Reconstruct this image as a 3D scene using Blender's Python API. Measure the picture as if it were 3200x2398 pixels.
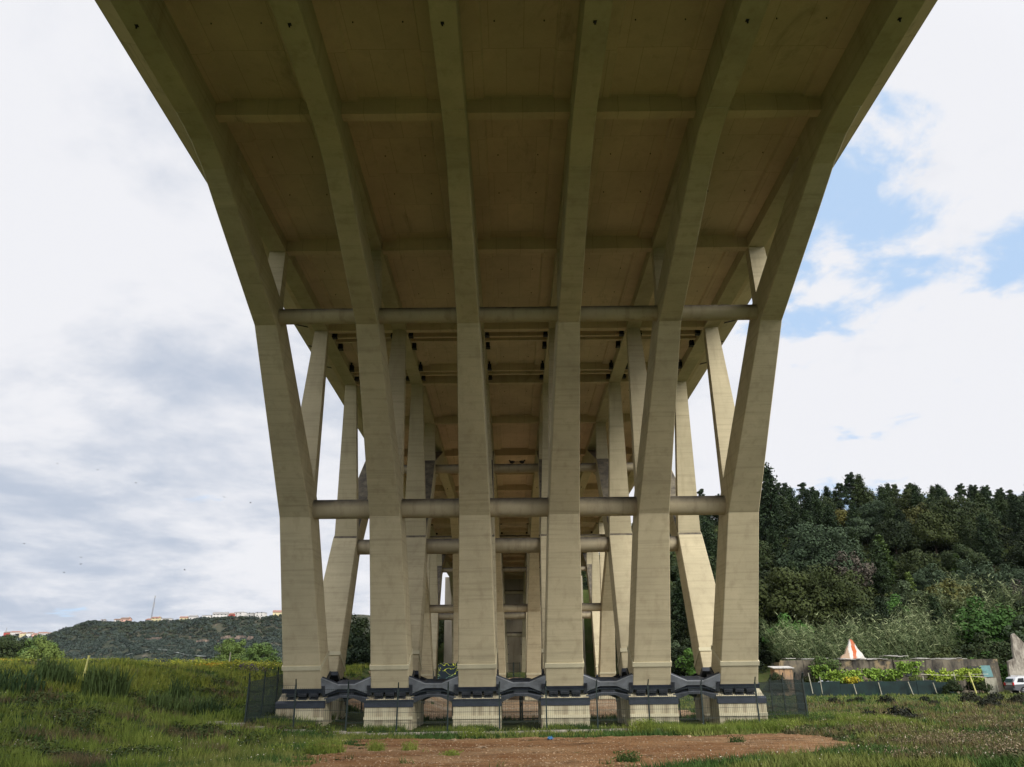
import bpy, math, numpy as np
from mathutils import Vector, Matrix
R = math.radians
S = bpy.context.scene
for o in list(bpy.data.objects): bpy.data.objects.remove(o)
C = S.collection

# ------------------------------------------------------------------ camera, sky, sun, exposure
ZC = 2.45
cd = bpy.data.cameras.new('camera'); cam = bpy.data.objects.new('camera', cd); C.objects.link(cam)
cd.sensor_width = 36; cd.lens = 27.67; cd.clip_start = 0.1; cd.clip_end = 20000
cam.matrix_world = (Matrix.Translation((0, 0, ZC)) @ Matrix.Rotation(R(-0.18), 4, 'Z')
                    @ Matrix.Rotation(R(90 + 20.66), 4, 'X') @ Matrix.Rotation(R(-0.65), 4, 'Z'))
S.camera = cam
S.view_settings.view_transform = 'Standard'; S.view_settings.look = 'None'
S.view_settings.exposure = 0.35; S.view_settings.gamma = 1

SUN_EL, SUN_AZ = 33.0, 142.0           # azimuth clockwise from +Y
w = bpy.data.worlds.new('World'); S.world = w; w.use_nodes = True
def build_world():
    nt = w.node_tree; N = nt.nodes; L = nt.links; N.clear()
    def nd(t, **k):
        n = N.new(t)
        for a, b in k.items(): setattr(n, a, b)
        return n
    def mth(op, a, b=None, c=None, clamp=False):
        n = nd('ShaderNodeMath', operation=op, use_clamp=clamp)
        for i, v in enumerate((a, b, c)):
            if v is None: continue
            if isinstance(v, (int, float)): n.inputs[i].default_value = v
            else: L.new(v, n.inputs[i])
        return n.outputs[0]
    out = nd('ShaderNodeOutputWorld'); bg = nd('ShaderNodeBackground'); L.new(bg.outputs[0], out.inputs[0])
    sky = nd('ShaderNodeTexSky', sky_type='NISHITA', sun_disc=False)
    sky.sun_elevation = R(SUN_EL); sky.sun_rotation = R(SUN_AZ)
    bg.inputs[1].default_value = 0.1
    tc = nd('ShaderNodeTexCoord'); sp = nd('ShaderNodeSeparateXYZ'); L.new(tc.outputs['Generated'], sp.inputs[0])
    z = mth('MAXIMUM', sp.outputs[2], 0.0); zz = mth('ADD', z, 0.16)
    cx = nd('ShaderNodeCombineXYZ'); L.new(mth('DIVIDE', sp.outputs[0], zz), cx.inputs[0]); L.new(mth('DIVIDE', sp.outputs[1], zz), cx.inputs[1])
    def noise(scale, detail, rough, off=(0, 0, 0), dist=0.0):
        mp = nd('ShaderNodeMapping'); mp.inputs[1].default_value = off; L.new(cx.outputs[0], mp.inputs[0])
        n = nd('ShaderNodeTexNoise'); n.inputs['Scale'].default_value = scale; n.inputs['Detail'].default_value = detail
        n.inputs['Roughness'].default_value = rough; n.inputs['Distortion'].default_value = dist
        L.new(mp.outputs[0], n.inputs['Vector']); return n.outputs[0]
    def spot(d, a, b):   # 1 near direction d, 0 away
        v = nd('ShaderNodeVectorMath', operation='DOT_PRODUCT'); L.new(tc.outputs['Generated'], v.inputs[0])
        v.inputs[1].default_value = Vector(d).normalized()
        m = nd('ShaderNodeMapRange', interpolation_type='SMOOTHSTEP'); L.new(v.outputs['Value'], m.inputs[0])
        m.inputs[1].default_value = a; m.inputs[2].default_value = b; return m.outputs[0]
    def rmp(v, a, b, lo=0.0, hi=1.0):
        m = nd('ShaderNodeMapRange', interpolation_type='SMOOTHSTEP'); L.new(v, m.inputs[0])
        m.inputs[1].default_value = a; m.inputs[2].default_value = b; m.inputs[3].default_value = lo; m.inputs[4].default_value = hi
        return m.outputs[0]
    gap = spot((0.48, 0.80, 0.36), 0.925, 0.992)                    # broken clouds to the right
    n1 = noise(1.5, 9, 0.55, (3.1, 1.2, 0), 0.25)
    n4 = noise(6.5, 9, 0.62, (2.2, 5.1, 0), 0.3)
    cover = rmp(mth('ADD', mth('SUBTRACT', n1, mth('MULTIPLY', gap, 0.11)), mth('MULTIPLY', n4, 0.36)), 0.42, 0.52)
    n2 = noise(0.9, 8, 0.6, (7.3, 4.4, 0), 0.35)
    n3 = noise(3.2, 6, 0.6, (1.3, 9.4, 0), 0.2)
    grey = spot((-0.47, 0.87, 0.17), 0.93, 0.995)                  # heavier cloud low on the left
    sh = mth('ADD', mth('ADD', n2, mth('MULTIPLY', n3, 0.42)), mth('MULTIPLY', grey, -0.17))
    sh = mth('ADD', sh, mth('MULTIPLY', gap, 0.10))
    br = rmp(sh, 0.42, 0.70)
    cr = nd('ShaderNodeMixRGB'); L.new(br, cr.inputs[0])
    cr.inputs[1].default_value = (4.1, 4.6, 5.5, 1); cr.inputs[2].default_value = (6.9, 6.95, 7.25, 1)
    bl = nd('ShaderNodeMixRGB', blend_type='MIX'); bl.inputs[0].default_value = 0.85
    L.new(sky.outputs[0], bl.inputs[1]); bl.inputs[2].default_value = (4.3, 5.8, 7.9, 1)
    mx = nd('ShaderNodeMixRGB'); L.new(cover, mx.inputs[0]); L.new(bl.outputs[0], mx.inputs[1]); L.new(cr.outputs[0], mx.inputs[2])
    glow = spot((math.sin(R(SUN_AZ)) * .7, math.cos(R(SUN_AZ)) * .7 - .2, .75), 0.15, 1.0)      # bright cloud around the hidden sun, behind the camera
    gm = nd('ShaderNodeVectorMath', operation='SCALE'); L.new(mx.outputs[0], gm.inputs[0]); L.new(mth('MULTIPLY_ADD', glow, 1.7, 1.0), gm.inputs['Scale'])
    L.new(gm.outputs[0], bg.inputs[0])
build_world()
sl = bpy.data.lights.new('sun', 'SUN'); so = bpy.data.objects.new('sun', sl); C.objects.link(so)
sl.energy = 2.7; sl.angle = R(26); sl.color = (1.0, 0.95, 0.86)
sd = Vector((math.sin(R(SUN_AZ)) * math.cos(R(SUN_EL)), math.cos(R(SUN_AZ)) * math.cos(R(SUN_EL)), math.sin(R(SUN_EL))))
so.rotation_euler = sd.to_track_quat('Z', 'Y').to_euler()

# ------------------------------------------------------------------ helpers
rng = np.random.default_rng(7)
def tag(o, label=None, cat=None, group=None, kind=None):
    for k, v in (('label', label), ('category', cat), ('group', group), ('kind', kind)):
        if v: o[k] = v
    return o
def empty(name, loc=(0, 0, 0), rz=0):
    o = bpy.data.objects.new(name, None); C.objects.link(o); o.location = loc; o.rotation_euler = (0, 0, rz)
    o.empty_display_size = 0.3
    return o
def link(name, me, parent=None, loc=(0, 0, 0), rz=0):
    o = bpy.data.objects.new(name, me); C.objects.link(o)
    if parent: o.parent = parent
    o.location = loc; o.rotation_euler = (0, 0, rz); return o
def copy_tree(o, parent=None):
    c = o.copy(); C.objects.link(c); c.parent = parent
    for ch in [x for x in o.children]: copy_tree(ch, c)
    return c

class MB:
    """collects polygons, builds one mesh"""
    def __init__(s): s.v = []; s.f = []; s.n = 0; s.mi = []
    def add(s, v, f, mi=0):
        v = np.asarray(v, float); s.v.append(v)
        for a in f: s.f.append([i + s.n for i in a])
        s.mi += [mi] * len(f); s.n += len(v)
    def box(s, c, d, rot=None, mi=0, taper=None):
        h = np.array(d) / 2.0; v = np.array([(x, y, z) for z in (-1, 1) for y in (-1, 1) for x in (-1, 1)], float) * h
        if taper: v[4:, 0] *= taper[0]; v[4:, 1] *= taper[1]
        if rot is not None: v = v @ np.array(rot).T
        s.add(v + np.array(c), [(0, 2, 3, 1), (4, 5, 7, 6), (0, 1, 5, 4), (2, 6, 7, 3), (0, 4, 6, 2), (1, 3, 7, 5)], mi)
    def prism(s, prof, x0, x1, mi=0, w=None):
        """profile in (y,z), extruded in x; w = half width at every profile point (then x0/x1 ignored)"""
        p = np.array(prof, float); k = len(p)
        if w is None: a = np.full(k, x0); b = np.full(k, x1)
        else: a = -np.array(w); b = np.array(w)
        v = np.concatenate([np.c_[a, p], np.c_[b, p]])
        f = [tuple(range(k))[::-1], tuple(range(k, 2 * k))] + [(i, (i + 1) % k, k + (i + 1) % k, k + i) for i in range(k)]
        s.add(v, f, mi)
    def cyl(s, a, b, r0, r1=None, n=16, cap=True, mi=0):
        a = Vector(a); b = Vector(b); r1 = r0 if r1 is None else r1
        q = (b - a).to_track_quat('Z', 'Y'); v = []
        for p, r in ((a, r0), (b, r1)):
            for i in range(n):
                t = 2 * math.pi * i / n; v.append(p + q @ Vector((r * math.cos(t), r * math.sin(t), 0)))
        f = [(i, (i + 1) % n, n + (i + 1) % n, n + i) for i in range(n)]
        if cap: f += [tuple(range(n))[::-1], tuple(range(n, 2 * n))]
        s.add([tuple(x) for x in v], f, mi)
    def sphere(s, c, r, n=8, m=5, sc=(1, 1, 1), mi=0):
        v = [(0, 0, -1)]
        for j in range(1, m):
            t = -math.pi / 2 + math.pi * j / m
            v += [(math.cos(t) * math.cos(2 * math.pi * i / n), math.cos(t) * math.sin(2 * math.pi * i / n), math.sin(t)) for i in range(n)]
        v.append((0, 0, 1)); v = np.array(v) * r * np.array(sc) + np.array(c)
        f = [(0, 1 + (i + 1) % n, 1 + i) for i in range(n)]
        for j in range(m - 2): f += [(1 + j * n + i, 1 + j * n + (i + 1) % n, 1 + (j + 1) * n + (i + 1) % n, 1 + (j + 1) * n + i) for i in range(n)]
        t = 1 + (m - 1) * n; f += [(1 + (m - 2) * n + i, 1 + (m - 2) * n + (i + 1) % n, t) for i in range(n)]
        s.add(v, f, mi)
    def mesh(s, name, *mats, smooth=False, bevel=0):
        me = bpy.data.meshes.new(name); me.from_pydata(np.concatenate(s.v).tolist(), [], s.f)
        for m in mats: me.materials.append(m)
        if len(mats) > 1: me.polygons.foreach_set('material_index', s.mi)
        if smooth: me.polygons.foreach_set('use_smooth', [True] * len(s.f)); me.set_sharp_from_angle(angle=R(40))
        me.update()
        return me
def fix_normals(me):
    import bmesh
    b = bmesh.new(); b.from_mesh(me); bmesh.ops.recalc_face_normals(b, faces=b.faces); b.to_mesh(me); b.free(); return me
def bevel(o, wd=0.03, seg=1):
    m = o.modifiers.new('bevel', 'BEVEL'); m.width = wd; m.segments = seg; m.limit_method = 'ANGLE'; m.angle_limit = R(30); return o
def poly_mesh(name, verts, k, mat, idx=None):
    """fast mesh of n separate k-gons; verts (n,k,3)"""
    verts = np.asarray(verts, np.float32); n = len(verts)
    me = bpy.data.meshes.new(name); me.vertices.add(n * k); me.vertices.foreach_set('co', verts.reshape(-1))
    me.loops.add(n * k); me.loops.foreach_set('vertex_index', np.arange(n * k, dtype=np.int32))
    me.polygons.add(n); me.polygons.foreach_set('loop_start', np.arange(0, n * k, k, dtype=np.int32))
    mats = mat if isinstance(mat, (list, tuple)) else [mat]
    for m in mats: me.materials.append(m)
    if idx is not None: me.polygons.foreach_set('material_index', np.asarray(idx, np.int32))
    me.update(calc_edges=True); return me
def unit(v): return v / (np.linalg.norm(v, axis=-1, keepdims=True) + 1e-9)
def leaf_quads(pos, nrm, size, asp=0.6):
    n = len(pos); r = unit(rng.normal(size=(n, 3))); t = unit(np.cross(nrm, r)); b = np.cross(nrm, t)
    s = (size * rng.uniform(0.6, 1.3, n))[:, None]
    return np.stack([pos - t * s, pos - b * s * asp, pos + t * s, pos + b * s * asp], 1)
def blades(base, h, wd, lean, az=None):
    """triangular blades (n,3,3)"""
    n = len(base); a = rng.uniform(0, 2 * math.pi, n) if az is None else az
    d = np.c_[np.cos(a), np.sin(a), np.zeros(n)]; q = rng.uniform(0, 2 * math.pi, n); t = np.c_[np.cos(q), np.sin(q), np.zeros(n)]
    ln = lean * rng.uniform(0.2, 1.2, n)
    tip = base + d * (h * ln)[:, None] + np.c_[np.zeros(n), np.zeros(n), h]
    return np.stack([base - t * wd[:, None], base + t * wd[:, None], tip], 1)
def ss(t): t = np.clip(t, 0, 1); return t * t * (3 - 2 * t)
def wob(x, y, s, k=0):
    x = np.asarray(x, float) / s + 13.7 * k; y = np.asarray(y, float) / s - 7.1 * k
    return (np.sin(x * 1.7 + 1.3 * np.sin(y * 1.1)) + np.sin(y * 2.3 + 1.7 * np.sin(x * 0.9 + k)) + 0.6 * np.sin(3.1 * x + 2.7 * y) + 0.4 * np.sin(5.3 * x - 4.1 * y)) / 3.0

# ------------------------------------------------------------------ materials
class M:
    def __init__(s, name, rough=0.8, metal=0.0, spec=0.3):
        s.m = bpy.data.materials.new(name); s.m.use_nodes = True; s.nt = s.m.node_tree; s.N = s.nt.nodes; s.L = s.nt.links
        s.p = s.N['Principled BSDF']; s.p.inputs['Roughness'].default_value = rough; s.p.inputs['Metallic'].default_value = metal
        s.p.inputs['Specular IOR Level'].default_value = spec; s.geo = None
    def pos(s, sc=(1, 1, 1), obj=False):
        if obj: t = s.N.new('ShaderNodeTexCoord'); o = t.outputs['Object']
        else:
            if not s.geo: s.geo = s.N.new('ShaderNodeNewGeometry')
            o = s.geo.outputs['Position']
        mp = s.N.new('ShaderNodeMapping'); mp.inputs[3].default_value = sc; s.L.new(o, mp.inputs[0]); return mp.outputs[0]
    def noise(s, scale, detail=4, rough=0.5, sc=(1, 1, 1), obj=False, dist=0):
        n = s.N.new('ShaderNodeTexNoise'); n.inputs['Scale'].default_value = scale; n.inputs['Detail'].default_value = detail
        n.inputs['Roughness'].default_value = rough; n.inputs['Distortion'].default_value = dist
        s.L.new(s.pos(sc, obj), n.inputs['Vector']); return n.outputs[0]
    def ramp(s, v, a, b, lo=0.0, hi=1.0):
        m = s.N.new('ShaderNodeMapRange'); s.L.new(v, m.inputs[0])
        for i, q in zip((1, 2, 3, 4), (a, b, lo, hi)): m.inputs[i].default_value = q
        return m.outputs[0]
    def mix(s, f, a, b, mode='MIX'):
        n = s.N.new('ShaderNodeMixRGB'); n.blend_type = mode
        for i, v in enumerate((f, a, b)):
            if isinstance(v, (int, float)): n.inputs[i].default_value = v
            elif isinstance(v, tuple): n.inputs[i].default_value = (*v, 1)
            else: s.L.new(v, n.inputs[i])
        return n.outputs[0]
    def mul(s, a, b):
        n = s.N.new('ShaderNodeMath'); n.operation = 'MULTIPLY'
        for i, v in enumerate((a, b)):
            if isinstance(v, (int, float)): n.inputs[i].default_value = v
            else: s.L.new(v, n.inputs[i])
        return n.outputs[0]
    def col(s, c):
        if isinstance(c, tuple): s.p.inputs['Base Color'].default_value = (*c, 1)
        else: s.L.new(c, s.p.inputs['Base Color'])
        return s
    def bump(s, h, st=0.3, dist=0.02):
        b = s.N.new('ShaderNodeBump'); b.inputs['Strength'].default_value = st; b.inputs['Distance'].default_value = dist
        s.L.new(h, b.inputs['Height']); s.L.new(b.outputs[0], s.p.inputs['Normal']); return s

def concrete(name, base, boards=0.12, top_dirt=True, streak=0.25, rust=0.0, soffit=False, dz=(0.58, 0.74)):
    m = M(name, 0.85, spec=0.2)
    big = m.noise(0.35, 5, 0.6); lines = m.noise(1.0, 7, 0.72, (0.16, 0.16, 6.0)); st = m.noise(1.0, 4, 0.6, (2.2, 2.2, 0.16)); fine = m.noise(14, 3, 0.6)
    c = m.mix(m.ramp(big, 0.3, 0.7), tuple(x * 0.86 for x in base), tuple(min(x * 1.1, 1) for x in base))
    c = m.mix(m.ramp(lines, 0.5, 0.68, 0, boards), c, tuple(x * 0.35 for x in base))
    c = m.mix(m.ramp(lines, 0.40, 0.3, 0, boards * 0.8), c, tuple(min(1, x * 1.5) for x in base))
    c = m.mix(m.ramp(st, 0.52 if streak < .7 else 0.47, 0.75 if streak < .7 else 0.60, 0, streak), c, (base[0] * 0.45, base[1] * 0.4, base[2] * 0.38))
    c = m.mix(m.ramp(fine, 0.35, 0.7, 0, 0.10), c, tuple(x * 0.5 for x in base))
    if rust: c = m.mix(m.ramp(m.noise(0.8, 5, 0.6, (1, 1, 0.3)), 0.5, 0.68, 0, rust), c, (0.30, 0.16, 0.06))
    c = m.mix(m.ramp(m.noise(0.9, 6, 0.7), 0.60, 0.68, 0, 0.13), c, tuple(x * 0.62 for x in base))
    c = m.mix(m.ramp(m.noise(1.7, 5, 0.7, (1.5, 1.5, 0.35)), 0.64, 0.74, 0, 0.16), c, (min(1, base[0] * 1.35), min(1, base[1] * 1.4), min(1, base[2] * 1.6)))
    if soffit:
        bt = m.N.new('ShaderNodeTexBrick'); bt.offset = 0.5; m.L.new(m.pos((1, 1, 0)), bt.inputs['Vector'])
        for k_, v_ in (('Scale', 1.0), ('Mortar Size', 0.012), ('Brick Width', 1.22), ('Row Height', 2.44), ('Mortar Smooth', 0.3)): bt.inputs[k_].default_value = v_
        bt.inputs['Color1'].default_value = (.90, .90, .90, 1); bt.inputs['Color2'].default_value = (1, 1, 1, 1); bt.inputs['Mortar'].default_value = (.62, .6, .58, 1)
        c = m.mix(0.8, c, bt.outputs['Color'], 'MULTIPLY')
        c = m.mix(m.ramp(m.noise(0.5, 7, 0.75, (1, .5, 1), dist=.6), 0.58, 0.68, 0, 0.5), c, tuple(x * 0.4 for x in base))
        c = m.mix(m.ramp(m.noise(2.4, 6, 0.8, (1, .4, 1)), 0.68, 0.74, 0, 0.4), c, (.5, .48, .42))
    if top_dirt:
        sx = m.N.new('ShaderNodeSeparateXYZ')
        if not m.geo: m.pos()
        m.L.new(m.geo.outputs['Normal'], sx.inputs[0])
        f = m.ramp(sx.outputs[2], dz[0], dz[1], 0, 1); f = m.mul(f, m.ramp(m.noise(1.6, 5, 0.7), 0.25, 0.6, 0.55, 0.95))
        c = m.mix(f, c, (0.055, 0.048, 0.045))
    m.col(c); m.bump(lines, 0.18, 0.03); return m.m
CON = concrete('rib_concrete', (0.465, 0.405, 0.268), 0.36, True, 0.34)
CONL = concrete('band_concrete', (0.50, 0.46, 0.32), 0.0, False, 0.2)
COND = concrete('deck_concrete', (0.60, 0.485, 0.325), 0.06, False, 0.2, soffit=True)
CONT = concrete('tie_concrete', (0.40, 0.345, 0.235), 0.0, True, 0.6, dz=(0.0, 0.8))
CONF = concrete('footing_concrete', (0.46, 0.42, 0.29), 0.10, False, 0.75)
CONW = concrete('wall_concrete', (0.42, 0.37, 0.28), 0.06, False, 0.5)
def plain(name, col, rough=0.6, metal=0.0, var=0.25, sc=3.0, spec=0.3):
    m = M(name, rough, metal, spec)
    c = m.mix(m.ramp(m.noise(sc, 5, 0.6), 0.3, 0.7), tuple(x * (1 - var) for x in col), tuple(min(1, x * (1 + var)) for x in col))
    return m.col(c).m
STEEL = plain('blue_grey_steel', (0.026, 0.032, 0.044), 0.5, 0.2)
DARK = plain('dark_device_steel', (0.05, 0.055, 0.065), 0.45, 0.4)
BLACK = plain('black_rubber', (0.012, 0.012, 0.012), 0.7)
GREYP = plain('grey_painted_steel', (0.19, 0.205, 0.225), 0.38, 0.25, 0.35, 1.5)
GREYD = plain('dark_grey_steel', (0.085, 0.093, 0.108), 0.4, 0.25, 0.35, 1.5)
FPOST = plain('fence_paint', (0.012, 0.022, 0.02), 0.5)
KERB = plain('kerb_concrete', (0.24, 0.22, 0.18), 0.9, 0, 0.4, 2)

def foliage(name, ca, cb, cc=None, sc=0.5, rand=0.25, rough=0.75):
    m = M(name, rough, spec=0.15)
    a = m.mix(m.ramp(m.noise(sc, 4, 0.65), 0.35, 0.65), ca, cb)
    if cc: a = m.mix(m.ramp(m.noise(sc * 5, 2, 0.5), 0.55, 0.7, 0, 0.6), a, cc)
    if rand:
        oi = m.N.new('ShaderNodeObjectInfo'); rn = oi.outputs['Random']
        a = m.mix(m.ramp(rn, .0, .45, min(1, rand * 2.6), 0), a, tuple(x * 0.5 for x in ca))
        a = m.mix(m.ramp(rn, .55, 1.0, 0, min(1, rand * 1.8)), a, (cb[0] * 1.6, cb[1] * 1.25, cb[2] * .9))
    m.col(a); return m.m
F_PINE = foliage('pine_foliage', (0.015, 0.028, 0.012), (0.032, 0.052, 0.019))
F_OAK = foliage('oak_foliage', (0.014, 0.025, 0.009), (0.033, 0.049, 0.015), (0.052, 0.050, 0.017))
F_OLIVE = foliage('grey_green_foliage', (0.023, 0.040, 0.019), (0.050, 0.074, 0.037))
F_BRIGHT = foliage('bright_green_foliage', (0.035, 0.085, 0.015), (0.07, 0.15, 0.03))
F_YEL = foliage('yellowish_foliage', (0.050, 0.055, 0.015), (0.088, 0.088, 0.022))
F_BROWN = foliage('brownish_foliage', (0.05, 0.042, 0.035), (0.075, 0.065, 0.05))
F_VINE = foliage('vine_foliage', (0.10, 0.18, 0.022), (0.21, 0.31, 0.05), sc=2)
F_WILLOW = foliage('soft_green_foliage', (0.05, 0.085, 0.02), (0.085, 0.13, 0.035))
BARK = plain('bark', (0.06, 0.045, 0.032), 0.9, 0, 0.4, 6)

# ------------------------------------------------------------------ terrain
XC, CF = 0.45, 49.2       # axis of the viaduct, distance of the nearest frame
FR = (49.2, 113.2, 177.0)
def gz(x, y):
    x = np.asarray(x, float); y = np.asarray(y, float)
    D = (-x - 11) * 0.8 + (y - 36) * 0.5
    bank = np.interp(D, [0, 4, 8, 11, 16, 24, 30, 62, 90], [0, .28, .8, 1.2, 2.0, 3.5, 3.75, 4.1, 4.0])
    bank *= 1 - ss((x + 14) / 9.0); bank *= 1 - ss((y - 92) / 40.0) * 0.9
    bank *= 1 - ss((-x - 120) / 100)
    bank = bank + (0.20 * wob(x, y, 2.2) + 0.22 * wob(x, y, 5.5, 4)) * ss(bank / 1.0)
    field = 0.5 * ss((y - 40) / 50.0) * ss((x - 14) / 10.0) + 0.35 * ss(1 - abs(x - 17) / 7.0) * ss(1 - abs(y - 47) / 12.0)
    hill = 38 * ss((y - 104) / 105.0) * ss((x + 62) / 125.0) + 2.0 * ss((y - 100) / 14.0) * ss((x - 24) / 12.0)
    corr = 1 - ss((21 - abs(x - XC)) / 5.0) * (1 - ss((y - 176) / 3.0))
    hill = hill * corr + (1.4 * wob(x, y, 14, 2) * ss(hill / 8.0))
    hill = hill + 2.9 * ss((y - 116) / 30.0) * ss((17 - abs(x - XC)) / 6.0)
    near = 0.75 * ss((22 - y) / 20.0)
    g = bank + field + hill + near + (0.022 * wob(x, y, .30, 12) + .012 * wob(x, y, .13, 13)) * (abs(x) < 18) * (y < 42) + 0.035 * wob(x, y, 1.4, 3) + 0.06 * wob(x, y, 5, 1) * ss((y - 10) / 30)
    return g
def axis(lo, hi, step, far, grow=1.35):
    a = list(np.arange(lo, hi + 1e-6, step)); s = step; v = lo
    L = []
    while v > -far: s *= grow; v -= s; L.append(v)
    s = step; v = hi; U = []
    while v < far: s *= grow; v += s; U.append(v)
    return np.array(L[::-1] + a + U)
def grid(name, xs, ys, fz, mat, keep=None, dz=0.0):
    X, Y = np.meshgrid(xs, ys); Z = fz(X, Y) + dz; nx = len(xs); ny = len(ys)
    v = np.stack([X, Y, Z], -1).reshape(-1, 3)
    i, j = np.meshgrid(np.arange(nx - 1), np.arange(ny - 1)); a = (j * nx + i).reshape(-1)
    f = np.stack([a, a + 1, a + nx + 1, a + nx], 1)
    if keep is not None:
        cxs = (X[:-1, :-1] + X[1:, 1:]).reshape(-1) / 2; cys = (Y[:-1, :-1] + Y[1:, 1:]).reshape(-1) / 2
        f = f[keep(cxs, cys)]; used = np.unique(f); mp = np.full(len(v), -1); mp[used] = np.arange(len(used)); v = v[used]; f = mp[f]
    me = bpy.data.meshes.new(name); n = len(f)
    me.vertices.add(len(v)); me.vertices.foreach_set('co', v.astype(np.float32).reshape(-1))
    me.loops.add(n * 4); me.loops.foreach_set('vertex_index', f.astype(np.int32).reshape(-1))
    me.polygons.add(n); me.polygons.foreach_set('loop_start', np.arange(0, n * 4, 4, dtype=np.int32))
    me.polygons.foreach_set('use_smooth', np.ones(n, bool)); me.materials.append(mat); me.update(calc_edges=True)
    return me
def mat_ground():
    m = M('meadow_ground', 0.95, spec=0.1)
    c = m.mix(m.ramp(m.noise(0.25, 6, 0.65), 0.38, 0.62), (0.042, 0.062, 0.015), (0.085, 0.10, 0.030))
    c = m.mix(m.ramp(m.noise(0.8, 6, 0.7), 0.55, 0.68), c, (0.10, 0.075, 0.04))
    c = m.mix(m.ramp(m.noise(6, 5, 0.7), 0.5, 0.75, 0, 0.8), c, (0.02, 0.028, 0.01))
    return m.col(c).bump(m.noise(5, 6, 0.7), 0.8, 0.15).m
def mat_dirt(nm='red_dirt', g=1.0):
    m = M(nm, 0.95, spec=0.1)
    c = m.mix(m.ramp(m.noise(0.35, 5, 0.6, (0.6, 1.6, 1)), 0.36, 0.64), (0.19, 0.092, 0.040), (0.31, 0.18, 0.088))
    c = m.mix(m.ramp(m.noise(0.12, 4, 0.6), 0.5, 0.62, 0, 0.7), c, (0.33, 0.23, 0.135))
    c = m.mix(m.ramp(m.noise(0.5, 6, 0.7, (.5, 2.5, 1)), 0.52, 0.64, 0, 0.85), c, (0.10, 0.058, 0.032))
    c = m.mix(m.ramp(m.noise(7, 6, 0.75), 0.52, 0.72, 0, 0.7), c, (0.09, 0.04, 0.022))
    c = m.mix(m.ramp(m.noise(16, 3, 0.6), 0.64, 0.72, 0, 0.7), c, (0.45, 0.34, 0.22))
    if g != 1: c = m.mix(1.0, c, (g * .80, g * 1.0, g * 1.25), 'MULTIPLY')
    return m.col(c).bump(m.noise(8, 6, 0.75), 0.9, 0.12).m
G_MAT = mat_ground(); D_MAT = mat_dirt(); Y_MAT = mat_dirt('bounce_paled_yard_dirt', 1.55)  # yard dirt lightened and cooled so it bounces more light onto the deck
xs = axis(-75, 150, 1.0, 9000); ys = axis(-25, 230, 1.0, 9000)
tag(link('ground', grid('ground', xs, ys, gz, G_MAT)), kind='structure')

def in_front_dirt(x, y):
    n = 0.9 * wob(x, y, 1.6, 5) + 0.5 * wob(x, y, 0.6, 6)
    top = 38.6 + 0.3 * n; left = -8.0 + 0.05 * (38 - y)
    right = np.interp(y, [20, 26.5, 28, 30, 33.5, 37, 39], [3.5, 4.5, 7.2, 10.8, 13.8, 13.4, 12])
    isl = (wob(x, y, .9, 61) + .6 * wob(x, y, .35, 62) > .62 + .09 * (x + 8)) & (x < 2)          # grass islands on the left part
    isl |= (wob(x, y, 1.1, 63) > .75 + .12 * (y - 26)) & (x > 0)
    return (y > 18) & (y < top) & (x > left + n * 1.9) & (x < right + n * 0.9) & ~isl
dx = np.arange(-14, 18, 0.11); dy = np.arange(18, 41, 0.11)
tag(link('dirt_track', grid('dirt_track', dx, dy, gz, D_MAT, in_front_dirt, 0.03)), kind='structure')
def in_back_dirt(x, y):
    n = wob(x, y, 2.2, 8)
    return (abs(x - 0.5) < 13.0 + 1.5 * n) & (y > 57 + n) & (y < 150 + 2 * n)
tag(link('dirt_yard', grid('dirt_yard', np.arange(-17, 18, 0.4), np.arange(54, 156, 0.4), gz, Y_MAT, in_back_dirt, 0.03)), kind='structure')
def in_spot(x, y): return ((x - 56 - (y - 76) * .7) / 9) ** 2 + ((y - 76) / 2.3) ** 2 < 1 + 0.3 * wob(x, y, 1.2, 4)
tag(link('dirt_patch', grid('dirt_patch', np.arange(40, 72, 0.4), np.arange(71, 81, 0.4), gz, D_MAT, in_spot, 0.03)), kind='structure')

# ------------------------------------------------------------------ the viaduct
RX = [(-2.5 + i) * 4.81 for i in range(6)]
via = empty('viaduct', (XC, CF, 0))
tag(via, 'tall concrete viaduct of sloping ribs, tie beams and a ribbed deck overhead', 'bridge')
def vpart(name, me, loc=(0, 0, 0), rz=0, parent=via): return link(name, me, parent, loc, rz)
Y0, Y1 = -40 - CF, 176.2 - CF
# deck slab with cantilever edges (profile in x,z extruded along y)
b = MB()
half = 14.2
prof = [(-half, 23.92), (-12.5, 23.46), (12.5, 23.46), (half, 23.92), (half, 24.35), (12.3, 24.5), (-12.3, 24.5), (-half, 24.35)]
v = [(x, Y0, z) for x, z in prof] + [(x, Y1, z) for x, z in prof]; k = len(prof)
b.add(v, [tuple(range(k)), tuple(range(k, 2 * k))[::-1]] + [(i, k + i, k + (i + 1) % k, (i + 1) % k) for i in range(k)])
deck = vpart('deck_slab', fix_normals(b.mesh('deck_slab', COND)))
for sx in (-1, 1):
    b = MB(); b.box((sx * 13.98, (Y0 + Y1) / 2, 24.9), (0.3, Y1 - Y0, 1.1)); vpart('parapet', b.mesh('parapet', CON), parent=deck)
    b = MB(); b.box((sx * 14.2, (Y0 + Y1) / 2, 24.16), (0.10, Y1 - Y0 - .1, 0.42)); vpart('edge_beam', b.mesh('edge_beam', CON), parent=deck)
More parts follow.
